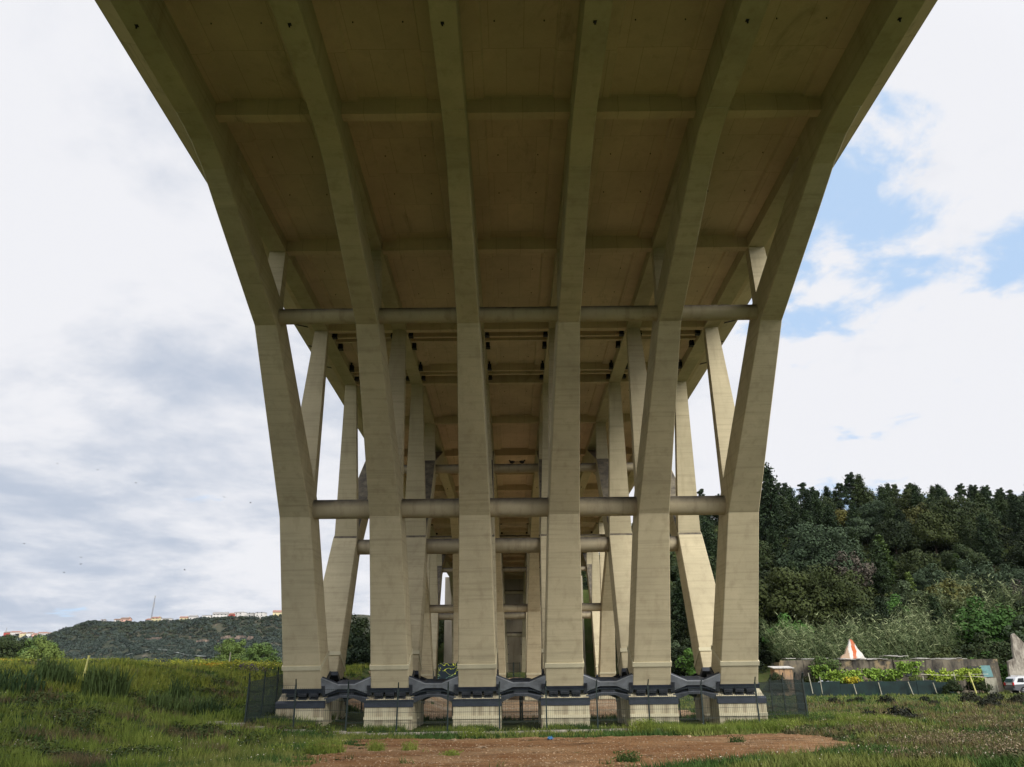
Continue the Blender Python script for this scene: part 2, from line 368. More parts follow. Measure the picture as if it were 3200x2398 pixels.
# longitudinal girders: shallow over the frames, deeper between them
def girder_prof():
    lo = []; yy = Y0
    for c in FR:
        c0 = c - CF
        lo += [(c0 - 27.5, 21.86), (c0 - 25.2, 21.86), (c0 - 23.2, 22.1), (c0 - 21.8, 22.72), (c0 + 21.8, 22.72), (c0 + 23.2, 22.1), (c0 + 25.2, 21.86), (c0 + 27.5, 21.86)]
    lo = [p for p in lo if p[0] < Y1]
    lo = [(Y0, 21.86)] + lo + [(Y1, 22.72)]
    return lo + [(Y1, 23.6), (Y0, 23.6)]
gp = girder_prof()
b = MB()
n = len(gp) - 2
# build as strips so every face is convex
low = gp[:n]
for i in range(n - 1):
    (ya, za), (yb, zb) = low[i], low[i + 1]
    b.add([(-.42, ya, za), (.42, ya, za), (.42, yb, zb), (-.42, yb, zb), (-.42, ya, 23.6), (.42, ya, 23.6), (.42, yb, 23.6), (-.42, yb, 23.6)],
          [(0, 3, 2, 1), (0, 4, 7, 3), (1, 2, 6, 5)] + ([(0, 1, 5, 4)] if i == 0 else []) + ([(3, 7, 6, 2)] if i == n - 2 else []))
gme = b.mesh('girder', CON)
b = MB()
for s_ in (-1, 1):   # sloped thickening of the slab on both sides of the girder
    b.add([(s_ * .3, Y0, 23.5), (s_ * 1.15, Y0, 23.5), (s_ * 1.05, Y0, 23.34), (s_ * .3, Y0, 23.30), (s_ * .3, Y1, 23.5), (s_ * 1.15, Y1, 23.5), (s_ * 1.05, Y1, 23.34), (s_ * .3, Y1, 23.30)],
          [(0, 1, 2, 3), (4, 7, 6, 5), (0, 4, 5, 1), (1, 5, 6, 2), (2, 6, 7, 3), (3, 7, 4, 0)])
hme = fix_normals(b.mesh('haunch', COND))
b = MB()
for s_ in (-1, 1):
    x0, x1, x2 = 0.3 * s_, 1.35 * s_, 1.25 * s_
hme_in = hme
def bm_drain():
    b = MB(); b.cyl((0, 0, .03), (0, 0, -.22), .06, .06, 8); b.box((0, 0, -.01), (.22, .22, .03)); return b.mesh('drain', BLACK)
drain_me = bm_drain()
girders = []
for x in RX:
    g = vpart('girder', gme, (x, 0, 0)); girders.append(g)
    vpart('haunch', hme, (0, 0, 0), parent=g)
    for yy in (19.2, 19.2 + 64, -6):
        vpart('drain', drain_me, (-.05, yy - CF, 21.86), parent=g).scale = (.5, .5, .5)
# cross beams
def cross(d0, wd, zlo=22.75):
    b = MB()
    for i in range(5):
        xa = RX[i] + .42; xb = RX[i + 1] - .42
        b.box(((xa + xb) / 2, 0, (zlo + 23.5) / 2), (xb - xa, wd, 23.5 - zlo))
    return b.mesh('cross_beam', COND)
cb_big, cb_small = cross(0, .42), cross(0, .22, 22.95)
for c in FR:
    for d in (-32, -24.5, -14.3, -4.7, 4.7, 14.3, 24.5):
        if c - CF + d < Y1 and not (c > 50 and d == -32 and False): vpart('cross_beam', cb_big, (0, c - CF + d, 0))
    for d in (-3.3, -2.6, 2.6, 3.3):
        if c - CF + d < Y1: vpart('cross_beam', cb_small, (0, c - CF + d, 0))
vpart('cross_beam', cb_big, (0, -8 - CF, 0)); vpart('cross_beam', cb_big, (0, 3 - CF, 0))
b = MB(); b.cyl((0, 0, .05), (0, 0, -.03), .024, n=8); stub_me = b.mesh('vent_stub', BLACK)
for i in range(5):
    xm = (RX[i] + RX[i + 1]) / 2
    for yc in (19.5, 29.6, 39.6, 49.2, 59):
        for sx_ in (-.85, .85):
            for sy_ in (-1.6, 1.2): vpart('vent_stub', stub_me, (xm + sx_, yc + sy_ - CF, 23.45), parent=deck)
# bearing brackets at the joints
b = MB(); b.box((0, 0, 0), (.24, .34, .30)); b.box((0, 0, -.2), (.3, .4, .06)); b.box((0, -.2, .1), (.1, .1, .4)); brk = b.mesh('bracket', BLACK)
for c in FR[:2]:
    for d in (-3.75, -1.9, 1.9, 3.75):
        for i in range(6):
            for s_ in (-1, 1):
                if (i == 0 and s_ < 0) or (i == 5 and s_ > 0) or (c > 60 and abs(d) < 2): continue
                vpart('bracket', brk, (s_ * .56, c - CF + d, 23.0), parent=girders[i])
# cable hoops under the cantilever edge near the joints
b = MB(); b.cyl((-.75, 0, 0), (.75, 0, .35), .035, n=6); b.box((-.7, 0, .05), (.1, .06, .18)); cab = b.mesh('drip_pipe', BLACK)
for s_, rz in ((1, 0), (-1, math.pi)):
    for yy in (17.0, 44.2, 45.6, 49.0, 52.6, 107, 116):
        vpart('drip_pipe', cab, (s_ * 13.3, yy - CF, 23.46), rz, deck)

# ribs ------------------------------------------------ profile in (d, z); y = -d for the front half
OUT = [(2.75, 2.1), (5.0, 6.42), (7.25, 10.75), (11.2, 14.55), (15.2, 18.35), (16.3, 18.75), (18.7, 19.65), (21.2, 20.6), (23.2, 21.4), (24.6, 21.75), (26.0, 21.84)]
INN = [(1.04, 3.03), (3.45, 7.43), (5.85, 11.83), (10.1, 15.75), (14.35, 19.65), (15.6, 20.1), (18.2, 21.08), (20.6, 21.98), (22.4, 22.7), (23.8, 22.9), (25.6, 22.9)]
def hw(z): return np.interp(z, [1, 2.1, 10.75, 18.35, 20, 21.5], [1.1, 1.06, .83, .525, .47, .435])
def rib_mesh():
    b = MB(); v = []
    for (do, zo), (di, zi) in zip(OUT, INN):
        w_ = hw(zo); wi = w_
        v += [(-w_, -do, zo), (w_, -do, zo), (wi, -di, zi), (-wi, -di, zi)]
    f = [(0, 3, 2, 1)]
    for i in range(len(OUT) - 1):
        a = 4 * i; c = a + 4
        f += [(a, a + 1, c + 1, c), (a + 1, a + 2, c + 2, c + 1), (a + 2, a + 3, c + 3, c + 2), (a + 3, a, c, c + 3)]
    a = 4 * (len(OUT) - 1); f.append((a, a + 1, a + 2, a + 3))
    b.add(v, f); return fix_normals(b.mesh('rib', CON))
rib_me = rib_mesh()
ax = np.array([-.461, .887]); pr = np.array([-.887, -.461])   # (d,z): up the leg / inward-up is (-.887,.461)
AU = np.array([.461, .887]); IN_ = np.array([-.887, .461])     # up along the leg (outward), inward perpendicular
E0 = np.array([2.75, 2.1])
def slab_on_leg(name, mat, along0, along1, perp0, perp1, x0, x1, bv=0):
    """box aligned to the leg: along the leg axis from along0..along1, perpendicular perp0..perp1, x0..x1"""
    b = MB(); P = [E0 + AU * a + IN_ * p for a, p in ((along0, perp0), (along1, perp0), (along1, perp1), (along0, perp1))]
    b.add([(x, -q[0], q[1]) for x in (x0, x1) for q in P], [(0, 1, 2, 3), (7, 6, 5, 4), (0, 4, 5, 1), (1, 5, 6, 2), (2, 6, 7, 3), (3, 7, 4, 0)])
    return fix_normals(b.mesh(name, mat))
band_me = slab_on_leg('band', CONL, 1.12, 1.36, -.05, 1.99, -1.075, 1.075)
plate_me = slab_on_leg('base_plate', STEEL, -.20, .04, -.05, 2.0, -1.12, 1.12)
# isolator devices between leg and footing
b = MB()
for kx in (-.62, 0, .62):
    for a0, a1, m_ in ((-.35, -.21, 0), (-.68, -.50, 0)):
        P = [E0 + AU * a + IN_ * p for a, p in ((a0, -.16), (a1, -.16), (a1, .3), (a0, .3))]
        b.add([(x, -q[0], q[1]) for x in (kx - .24, kx + .24) for q in P], [(0, 1, 2, 3), (7, 6, 5, 4), (0, 4, 5, 1), (1, 5, 6, 2), (2, 6, 7, 3), (3, 7, 4, 0)])
    if kx:
        for q_ in (-.15, -.05, .05, .15):
            p0 = E0 + AU * -.50 + IN_ * -.12; p1 = E0 + AU * -.40 + IN_ * -.12
            b.cyl((kx + q_, -p0[0], p0[1]), (kx + q_, -p1[0], p1[1]), .03, n=6)
iso_me = fix_normals(b.mesh('isolator_row', DARK))
core_me = slab_on_leg('bearing_core', BLACK, -.6, -.15, .35, 1.7, -.85, .85)
# footing: wedge whose top face is square to the leg
fp = [(2.98, -.6), (2.98, 1.39), (1.35, 2.24), (1.0, 2.24), (0.85, .5), (.5, .4), (.5, -.6)]
b = MB(); b.prism([(-d, z) for d, z in fp], -1.3, 1.3); foot_me = fix_normals(b.mesh('footing', CONF))
b = MB(); b.prism([(-3.03, 1.15), (-3.03, 1.40), (-2.80, 1.52), (-2.80, 1.15)], -1.34, 1.34); fband_me = fix_normals(b.mesh('steel_band', STEEL))
b = MB(); b.box((0, -3.0, .60), (2.64, .1, .16)); fstrip_me = b.mesh('band', CONL)
# struts
def strut_mesh(p0, p1, w0, w1, t0, t1, name='strut'):
    b = MB(); v = []
    for (d, z), w_, t in ((p0, w0, t0), (p1, w1, t1)):
        v += [(-w_, -d - t, z), (w_, -d - t, z), (w_, -d + t, z), (-w_, -d + t, z)]
    b.add(v, [(0, 3, 2, 1), (4, 5, 6, 7), (0, 1, 5, 4), (1, 2, 6, 5), (2, 3, 7, 6), (3, 0, 4, 7)]); return b.mesh(name, CON)
strutA = strut_mesh((6.55, 11.2), (4.72, 22.76), .80, .39, .40, .26)
strutB = strut_mesh((14.75, 19.2), (14.3, 22.76), .50, .39, .36, .28)
def tie_mesh(r, h):
    b = MB(); b.cyl((-h, 0, 0), (h, 0, 0), r, n=28, cap=False); b.cyl((-h - .01, 0, 0), (-h + .05, 0, 0), r + .03, n=28); b.cyl((h - .05, 0, 0), (h + .01, 0, 0), r + .03, n=28)
    return b.mesh('tie_beam', CONT, smooth=True)
tieA = tie_mesh(.52, 2.405 - .80); tieB = tie_mesh(.375, 2.405 - .50)
# link beams: hourglass steel boxes joining neighbouring legs
def hourglass(name, mat, xs_, top, bot, p0, p1):
    b = MB(); n = len(xs_); v = []
    for x, t, bt in zip(xs_, top, bot):
        for a, p in ((bt, p0), (t, p0), (t, p1), (bt, p1)):
            q = E0 + AU * a + IN_ * p; v.append((x, -q[0], q[1]))
    f = [(0, 1, 2, 3)]
    for i in range(n - 1):
        a = 4 * i; c = a + 4; f += [(a, c, c + 1, a + 1), (a + 1, c + 1, c + 2, a + 2), (a + 2, c + 2, c + 3, a + 3), (a + 3, c + 3, c, a)]
    a = 4 * (n - 1); f.append((a + 3, a + 2, a + 1, a)); b.add(v, f); return fix_normals(b.mesh(name, mat))
LX = [-1.36, -.45, .45, 1.36]
linkU = hourglass('link_beam', GREYP, LX, [.62, .22, .22, .62], [-.38, .0, .0, -.38], .0, .12)
linkUw = hourglass('box_web', STEEL, [-1.34, -.45, .45, 1.34], [.22, -.10, -.10, .22], [-.36, -.2, -.2, -.36], .16, .8)
linkUt = hourglass('flange', STEEL, [-1.34, -.45, .45, 1.34], [.60, .20, .20, .60], [.54, .14, .14, .54], .10, .30)
linkM = hourglass('soffit_plate', STEEL, [-1.3, -.45, .45, 1.3], [-.42, -.14, -.14, -.42], [-.50, -.20, -.20, -.50], .05, 1.3)
linkL = hourglass('lower_link_beam', GREYD, [-1.24, -.35, .35, 1.24], [-.52, -.34, -.34, -.52], [-.86, -.46, -.46, -.86], -.12, .0)
linkLw = hourglass('box_web', STEEL, [-1.2, -.35, .35, 1.2], [-.6, -.38, -.38, -.6], [-.84, -.47, -.47, -.84], .03, 1.4)
def slab_piece(x0, x1, a0, a1, p0, p1, name, mat):
    return slab_on_leg(name, mat, a0, a1, p0, p1, x0, x1)
splice = [slab_piece(x - .09, x + .09, -.34, .2, -.05, .0, 'splice_plate', DARK) for x in (-1.25, 1.25)]
midbox = slab_piece(-.38, .38, -.42, -.26, .0, .6, 'damper_box', DARK)
dims = {}
for ci, c in enumerate(FR):
    for s_ in (-1, 1):
        if ci == 2 and s_ > 0: continue
        rz = 0 if s_ < 0 else math.pi; y = c - CF
        for x in RX:
            r = vpart('rib', rib_me, (x, y, 0), rz); vpart('band', band_me, parent=r); vpart('base_plate', plate_me, parent=r)
            bevel(r, .035)
            vpart('strut', strutA, (x, y, 0), rz); vpart('strut', strutB, (x, y, 0), rz)
            f = vpart('footing', foot_me, (x, y, 0), rz); vpart('steel_band', fband_me, parent=f)
            vpart('band', fstrip_me, parent=f)
            vpart('isolator_row', iso_me, parent=f); vpart('bearing_core', core_me, parent=f)
        for i in range(5):
            xm = (RX[i] + RX[i + 1]) / 2
            vpart('tie_beam', tieA, (xm, y + s_ * 6.5, 11.3)); vpart('tie_beam', tieB, (xm, y + s_ * 14.75, 19.0))
            if ci < 2:
                l = vpart('link_beam', linkU, (xm, y, 0), rz)
                vpart('box_web', linkUw, parent=l); vpart('flange', linkUt, parent=l); vpart('soffit_plate', linkM, parent=l); [vpart('splice_plate', q_, parent=l) for q_ in splice]; vpart('damper_box', midbox, parent=l)
                l = vpart('lower_link_beam', linkL, (xm, y, 0), rz); vpart('box_web', linkLw, parent=l)
# abutment
b = MB(); b.box((XC, 177.3, 9.5), (30, 2.0, 28.5)); wm = b.mesh('abutment_wall', CONW)
aw = link('abutment_wall', wm); tag(aw, 'plain stained concrete end wall closing the far end under the viaduct', 'wall')
b = MB()
for x in (-1.3, 1.4):
    for z in (4.2, 7.6, 9.6): b.cyl((XC + x, 176.32, z), (XC + x, 176.22, z), .09, n=8)
link('weep_hole', b.mesh('weep_hole', BLACK), aw)

# ------------------------------------------------------------------ pigeons on a tie beam, birds in the sky
def bird(name, loc, rz, s=1.0, flying=False):
    b = MB()
    b.sphere((0, 0, .10), .085, 10, 6, (1.9, .85, .95)); b.sphere((.16, 0, .2), .045, 8, 5); b.cyl((.11, 0, .13), (.16, 0, .2), .05, .035, 8)
    b.cyl((.2, 0, .2), (.24, 0, .19), .012, .002, 5); b.box((-.2, 0, .08), (.18, .07, .015))
    if flying:
        for q in (-1, 1): b.add([(.07, q * .05, .12), (-.08, q * .05, .12), (-.12, q * .38, .2), (0, q * .33, .21), (-.16, q * .6, .13)], [(0, 1, 2, 3), (3, 2, 4)])
    else:
        for q in (-.03, .03): b.cyl((0, q, .04), (.01, q, -.01), .008, .008, 5)
    me = b.mesh('bird', BLACK, smooth=False); me.transform(Matrix.Scale(s * (.65 if flying else 1), 4))
    o = link('bird', me); o.location = loc; o.rotation_euler = (0, 0, rz); return o
tag(bird('pigeon', (0.15, CF + 14.75, 19.385), 2.7, 1.5), 'dark pigeon perched on the far upper tie beam, left one of two', 'bird', 'pigeons on the tie beam')
tag(bird('pigeon', (.95, CF + 14.75, 19.385), .4, 1.5), 'dark pigeon perched on the far upper tie beam, right one of two', 'bird', 'pigeons on the tie beam')
fly = bird('bird', (0, 0, 0), 0, 1.0, True); first = True
FLY = [(-79.9, 130, 24.2), (-70.2, 130, 21.9), (-53, 130, 19.7), (-70, 130, 36.5), (-63.2, 130, 34.2), (-48, 130, 31.6), (-43.5, 130, 30.6), (-77, 130, 37.7),
       (-72.5, 130, 19.5), (-37.5, 130, 31.2), (-70.0, 130, 20.8)]
for i, p in enumerate(FLY):
    o = fly if i == 0 else fly.copy()
    if i: C.objects.link(o)
    o.location = p; o.rotation_euler = (0.2, 0.1, i * 1.7)
    tag(o, 'tiny dark bird flying in the cloudy sky above the left hill', 'bird', 'birds flying over the left hill')

# ------------------------------------------------------------------ fences
def wire_panel(p, q, h, name='mesh_panel', step=.10, t=.008, z0=.05):
    """welded mesh between p and q (local coordinates)"""
    b = MB(); p = np.array(p, float); q = np.array(q, float); L = np.linalg.norm(q[:2] - p[:2]); n = int(L / step)
    ang = math.atan2(q[1] - p[1], q[0] - p[0]); rot = np.array(Matrix.Rotation(ang, 3, 'Z'))
    for i in range(1, n):
        c = p + (q - p) * i / n; b.box((c[0], c[1], c[2] + z0 + h / 2), (t, t, h), rot)
    m_ = (p + q) / 2
    for z in (.05, .45, .5, .95, 1.4, 1.45, h - .05):
        if z < h: b.box((m_[0], m_[1], m_[2] + z0 + z), (L, t * 1.6, t * 1.8), rot)
    return b.mesh(name, FPOST)
def fence(pts, label, h=1.98, arm=True, step=.1, lean=None):
    o0 = np.array([pts[0][0], pts[0][1], float(gz(pts[0][0], pts[0][1]))]); f = empty('metal_fence', o0)
    tag(f, label, 'fence')
    b = MB(); b.box((0, 0, 1.0), (.075, .075, 2.3))
    if arm: b.cyl((0, 0, 2.12), (.02, -.16, 2.42), .035, .03, 6)
    pm = b.mesh('post', FPOST)
    G = [np.array([x, y, float(gz(x, y))]) - o0 for x, y in pts]
    for i, g in enumerate(G):
        po = link('post', pm, f, g); po.rotation_euler = (rng.uniform(-.015, .015), rng.uniform(-.02, .02), 0)
    for i in range(len(G) - 1): link('mesh_panel', wire_panel(G[i], G[i + 1], h, step=step), f)
    return f
front = [(-13.3, 42.4), (-10.9, 42.5), (-8.35, 42.7), (-5.85, 42.9), (-3.3, 43.1), (-.68, 43.2), (1.7, 43.4), (4.3, 43.5), (6.95, 43.6), (9.7, 43.7), (12.7, 44.1), (15.4, 44.6)]
fence(front, 'dark green welded mesh fence with cranked posts across the front of the footings')
fence([(-13.3, 42.5), (-13.3, 45.0), (-13.3, 47.6), (-13.3, 50.2), (-13.3, 53), (-13.3, 56)], 'dark mesh fence running back along the left end of the footings', step=.05)
fence([(15.4, 44.7), (15.9, 47.4), (16.0, 50.0), (16.1, 52.8), (16.1, 55.6)], 'dark mesh fence running back along the right end of the footings', step=.05)
# rear fence with a gate in the middle
fence([(-13.3, 56.1), (-10, 56.1), (-7, 56.1), (-4, 56.1), (-1.2, 56.1)], 'dark mesh fence behind the footings, left of the gate', arm=False)
fence([(2.2, 56.1), (5, 56.1), (8, 56.1), (11, 56.1), (14, 56.0), (16.1, 55.7)], 'dark mesh fence behind the footings, right of the gate', arm=False)
def gate(x0, x1, y, h, label):
    g = empty('gate', (x0, y, float(gz((x0 + x1) / 2, y)))); tag(g, label, 'gate')
    W_ = x1 - x0; b = MB()
    for x in (0, W_ / 2 - .04, W_ / 2 + .08, W_): b.box((x, 0, h / 2 + .05), (.11, .11, h + .1))
    for z in (.12, h - .02):
        b.box((W_ / 4, 0, z), (W_ / 2 - .2, .06, .06)); b.box((3 * W_ / 4, 0, z), (W_ / 2 - .2, .06, .06))
    link('gate_frame', b.mesh('gate_frame', FPOST), g)
    link('mesh_panel', wire_panel((0.05, 0, 0), (W_ - .05, 0, 0), h - .1, step=.1, t=.010), g)
    b = MB(); b.box((W_ / 2, -.09, 1.0), (.16, .06, .14)); link('lock', b.mesh('lock', DARK), g)
gate(-.95, 2.0, 56.1, 2.0, 'double mesh gate with thick posts behind the middle footings')
gate(-1.0, 1.3, 150.0, 2.5, 'distant dark framed mesh gate before the end wall')
fence([(-15, 106), (-10, 106), (-5, 106), (-1.4, 106)], 'distant dark mesh fence left of the gate under the second frame', arm=False)
fence([(1.4, 106), (6, 106), (11, 106), (16, 106)], 'distant dark mesh fence right of the gate under the second frame', arm=False)
# kerb at the foot of the front fence
b = MB()
xx = np.arange(-15.2, 16.5, 1.0)
for i, x in enumerate(xx[:-1]):
    ya, yb = np.interp([x, x + 1], [-13.3, 12.7, 16], [42.05, 43.6, 44.2])
    b.box((x + .5, (ya + yb) / 2, float(gz(x + .5, ya)) + .03), (.985, .22, .16), np.array(Matrix.Rotation(math.atan2(yb - ya, 1) + rng.uniform(-.01, .01), 3, 'Z')))
kb = link('kerb', b.mesh('kerb', KERB)); tag(kb, kind='structure'); bevel(kb, .02)
# graffiti panel between the far ribs
def graffiti():
    m = M('graffiti_paint', 0.5)
    n_ = m.noise(.9, 2, .5, (1, 1, 1.3), True, 1.2)
    line = m.ramp(n_, .485, .5, 0, 1); line2 = m.ramp(n_, .53, .515, 0, 1)
    sx = m.N.new('ShaderNodeSeparateXYZ'); m.L.new(m.pos((1, 1, 1), True), sx.inputs[0])
    c = m.mix(m.ramp(sx.outputs[2], 2.3, 3.1), (.05, .45, .55), (.65, .7, .05))
    c = m.mix(m.mul(line, line2), (.008, .02, .03), c); return m.col(c).m
o = empty('graffiti_board', (-6.7, 101, float(gz(-6.7, 101)))); tag(o, 'dark board sprayed with yellow and turquoise graffiti between the far ribs', 'board')
b = MB(); b.box((0, 0, 3.05), (4.6, .08, 2.3)); link('panel', b.mesh('panel', graffiti()), o)
b = MB()
for x in (-1.9, 0, 1.9): b.box((x, .1, 2.1), (.09, .09, 4.6))
link('support_frame', b.mesh('support_frame', FPOST), o)

# ------------------------------------------------------------------ trees
def trunk_mesh(h, r, limbs, spread):
    b = MB(); top = h * .75
    pts = [Vector((rng.uniform(-.2, .2) * i * .3, rng.uniform(-.2, .2) * i * .3, -1.0 + (top + 1.0) * i / 4)) for i in range(5)]
    for i in range(4): b.cyl(pts[i], pts[i + 1], r * (1 - .2 * i), r * (1 - .2 * (i + 1)), 8, cap=False)
    for i in range(limbs):
        a = 2 * math.pi * i / limbs + rng.uniform(-.4, .4); t = rng.uniform(.35, .95); p = pts[1].lerp(pts[4], t)
        e = p + Vector((math.cos(a) * spread, math.sin(a) * spread, h * rng.uniform(.08, .25)))
        b.cyl(p, e, r * .35, r * .08, 6, cap=False)
    return b.mesh('trunk', BARK, smooth=True)
def crown_dome(R_, H_, z0, nclump, per, leaf, mat, cl=None, droop=0.0, rag=0.25):
    cl = cl or R_ * .33; P = []; Nn = []
    for i in range(nclump):
        d = unit(rng.normal(size=3)); d[2] = abs(d[2]) * 1.0 - .25; d = unit(d)
        rr = rng.uniform(.55, 1.0) if rng.random() < .8 else rng.uniform(.1, .6)
        rr *= 1 + rng.uniform(-rag, rag) * .6
        c = np.array([d[0] * R_ * rr, d[1] * R_ * rr, z0 + H_ * .35 + d[2] * H_ * .65 * rr])
        u = unit(rng.normal(size=(per, 3))); rad = cl * rng.uniform(.6, 1.25) * rng.uniform(.55, 1.05, per) ** .6
        p = c + u * rad[:, None] * np.array([1, 1, .75]); p[:, 2] -= droop * rng.random(per)
        P.append(p); Nn.append(unit(u + .32 * rng.normal(size=(per, 3)) + np.array([0, 0, .25])))
    P = np.concatenate(P); Nn = np.concatenate(Nn)
    return poly_mesh('crown', leaf_quads(P, Nn, leaf, .7), 4, mat)
def crown_pine(R_, H_, z0, tiers, leaf, mat, ragged=.5, sweep=.0):
    P = []; Nn = []
    for t in range(tiers):
        f = t / (tiers - 1); z = z0 + (H_ - z0) * f; rad = R_ * (1 - f) ** .75 * (1 - .35 * max(0, .25 - f) * 4) + .25
        nb = int(4 + 4 * (1 - f)); a0 = rng.uniform(0, 6.3)
        for i in range(nb):
            if rng.random() < .18 * ragged * 2: continue
            a = a0 + 2 * math.pi * i / nb + rng.uniform(-.3, .3); L = rad * rng.uniform(.5, 1.15)
            m = int(60 * L / R_ + 24); s = rng.random(m) ** .7
            p = np.c_[np.cos(a) * L * s, np.sin(a) * L * s, z + .25 * L * s + .35 * (H_ / tiers)] + rng.normal(size=(m, 3)) * [.28, .28, .22] * (R_ / 2.5)
            p[:, 0] += sweep * f * 1.0
            P.append(p); Nn.append(unit(rng.normal(size=(m, 3)) + [0, 0, .9]))
    P = np.concatenate(P); Nn = np.concatenate(Nn)
    return poly_mesh('crown', leaf_quads(P, Nn, leaf, .55), 4, mat)
def tree_proto(name, tr, cr):
    e = empty(name); link('trunk', tr, e); link('crown', cr, e); return e
PROTO = {}
def reg(key, name, *fac):
    PROTO[key] = [tree_proto(name, *f()) for f in fac]; USED[key] = [False] * len(fac)
USED = {}
reg('pine', 'pine_tree', *[lambda s=s: (trunk_mesh(11, .2, 6, 1.6), crown_pine(3.0, 11.0, 1.6, 22, .24, F_PINE, .35, s)) for s in (.3, .7, .1)])
def crown_ragged(H_, z0, nb, R_, leaf, mat):
    P = []; Nn = []
    for i in range(nb):
        f = (i / (nb - 1)) ** .8; a = rng.uniform(0, 6.28); L = R_ * rng.uniform(.15, 1.0) * (1 - .75 * f ** 1.6); z = z0 + (H_ - z0) * f
        c = np.array([math.cos(a) * L + .5 * f, math.sin(a) * L, z + rng.uniform(-.4, .6)]); m = int(rng.uniform(90, 170)); u = unit(rng.normal(size=(m, 3)))
        r_ = rng.uniform(.45, .95) * (1.2 - .45 * f); p = c + u * r_ * rng.uniform(.4, 1.0, (m, 1)) * [1.25, 1.25, .75]; P.append(p); Nn.append(unit(u + .5 * rng.normal(size=(m, 3)) + [0, 0, .3]))
    return poly_mesh('crown', leaf_quads(np.concatenate(P), np.concatenate(Nn), leaf, .5), 4, mat)
reg('tallpine', 'pine_tree', *[lambda s=s, n=n: (trunk_mesh(13, .22, 14, 1.8), crown_ragged(s, 3.5, n * 2, 3.4, .19, F_PINE)) for s, n in ((13, 34), (12, 26), (12.5, 32), (11.5, 42))])
reg('oak', 'oak_tree', *[lambda: (trunk_mesh(6, .3, 7, 2.4), crown_dome(4.6, 7.0, 1.0, 75, 150, .22, F_OAK)) for s in range(3)])
reg('olive', 'olive_tree', *[lambda: (trunk_mesh(6, .25, 6, 2), crown_dome(4.0, 7.0, .8, 64, 140, .20, F_OLIVE)) for s in range(2)])
reg('bigoak', 'oak_tree', *[lambda: (trunk_mesh(9, .5, 8, 3.6), crown_dome(7.4, 11.0, 1.0, 150, 170, .24, F_OAK, cl=1.9)) for s in range(2)])
reg('bigolive', 'olive_tree', lambda: (trunk_mesh(9, .45, 8, 3.4), crown_dome(7.0, 11.5, 1.0, 150, 170, .22, F_OLIVE, cl=1.7)))
reg('bigwillow', 'willow_tree', *[lambda: (trunk_mesh(9, .4, 8, 3.0), crown_dome(5.4, 11.5, .8, 120, 150, .24, F_WILLOW, cl=1.45, droop=.6)) for s in range(2)])
reg('bright', 'broadleaf_tree', *[lambda: (trunk_mesh(6, .25, 6, 2), crown_dome(4.0, 6.5, .8, 62, 130, .22, F_BRIGHT)) for s in range(2)])
reg('yellow', 'broadleaf_tree', lambda: (trunk_mesh(6, .25, 6, 2), crown_dome(4.2, 5.0, 1.2, 58, 110, .22, F_YEL)))
reg('brown', 'bare_tree', lambda: (trunk_mesh(6, .22, 12, 2.4), crown_dome(3.6, 6.5, .8, 55, 80, .18, F_BROWN)))
reg('conifer', 'young_conifer', lambda: (trunk_mesh(6, .14, 6, .6), crown_pine(1.7, 8.0, .6, 17, .26, F_WILLOW, .2)))
reg('willow', 'willow_tree', *[lambda: (trunk_mesh(6, .22, 7, 2), crown_dome(3.4, 7.0, .8, 62, 130, .20, F_WILLOW, droop=.5)) for s in range(2)])
LAB = {'pine': ('dark pine tree among the trees of the wooded hill on the right', 'tree', 'dark pines on the wooded hill'),
       'tallpine': ('tall ragged dark pine standing on the skyline of the right hill', 'tree', 'tall pines along the hill skyline'),
       'oak': ('round dark evergreen oak on the wooded slope on the right', 'tree', 'evergreen oaks on the wooded slope'),
       'olive': ('round grey-green tree among the darker trees of the right hill', 'tree', 'grey-green trees on the wooded slope'),
       'bright': ('fresh green broadleaf tree on the wooded slope on the right', 'tree', 'fresh green trees on the slope'),
       'yellow': ('flat-topped yellowish green tree on the wooded slope on the right', 'tree', 'yellowish trees on the slope'),
       'brown': ('thin brownish tree with few leaves on the wooded slope', 'tree', 'brownish trees on the slope'),
       'conifer': ('slim pale green conifer on the wooded slope on the right', 'tree', 'slim conifers on the slope')}
def plant(key, x, y, s=1.0, lab=None, sz=None, z=None):
    L = PROTO[key]; i = int(rng.integers(len(L)))
    if not USED[key][i]: o = L[i]; USED[key][i] = True
    else: o = copy_tree(L[i])
    o.location = (x, y, float(gz(x, y)) - .15 if z is None else z); o.rotation_euler = (0, 0, rng.uniform(0, 6.28) if key != 'tallpine' else rng.uniform(-.4, .4))
    o.scale = (s, s, s * (sz or rng.uniform(.9, 1.12)))
    l = lab or LAB[key]; o['label'], o['category'] = l[0], l[1]
    if len(l) > 2: o['group'] = l[2]
    elif 'group' in o: del o['group']
    return o
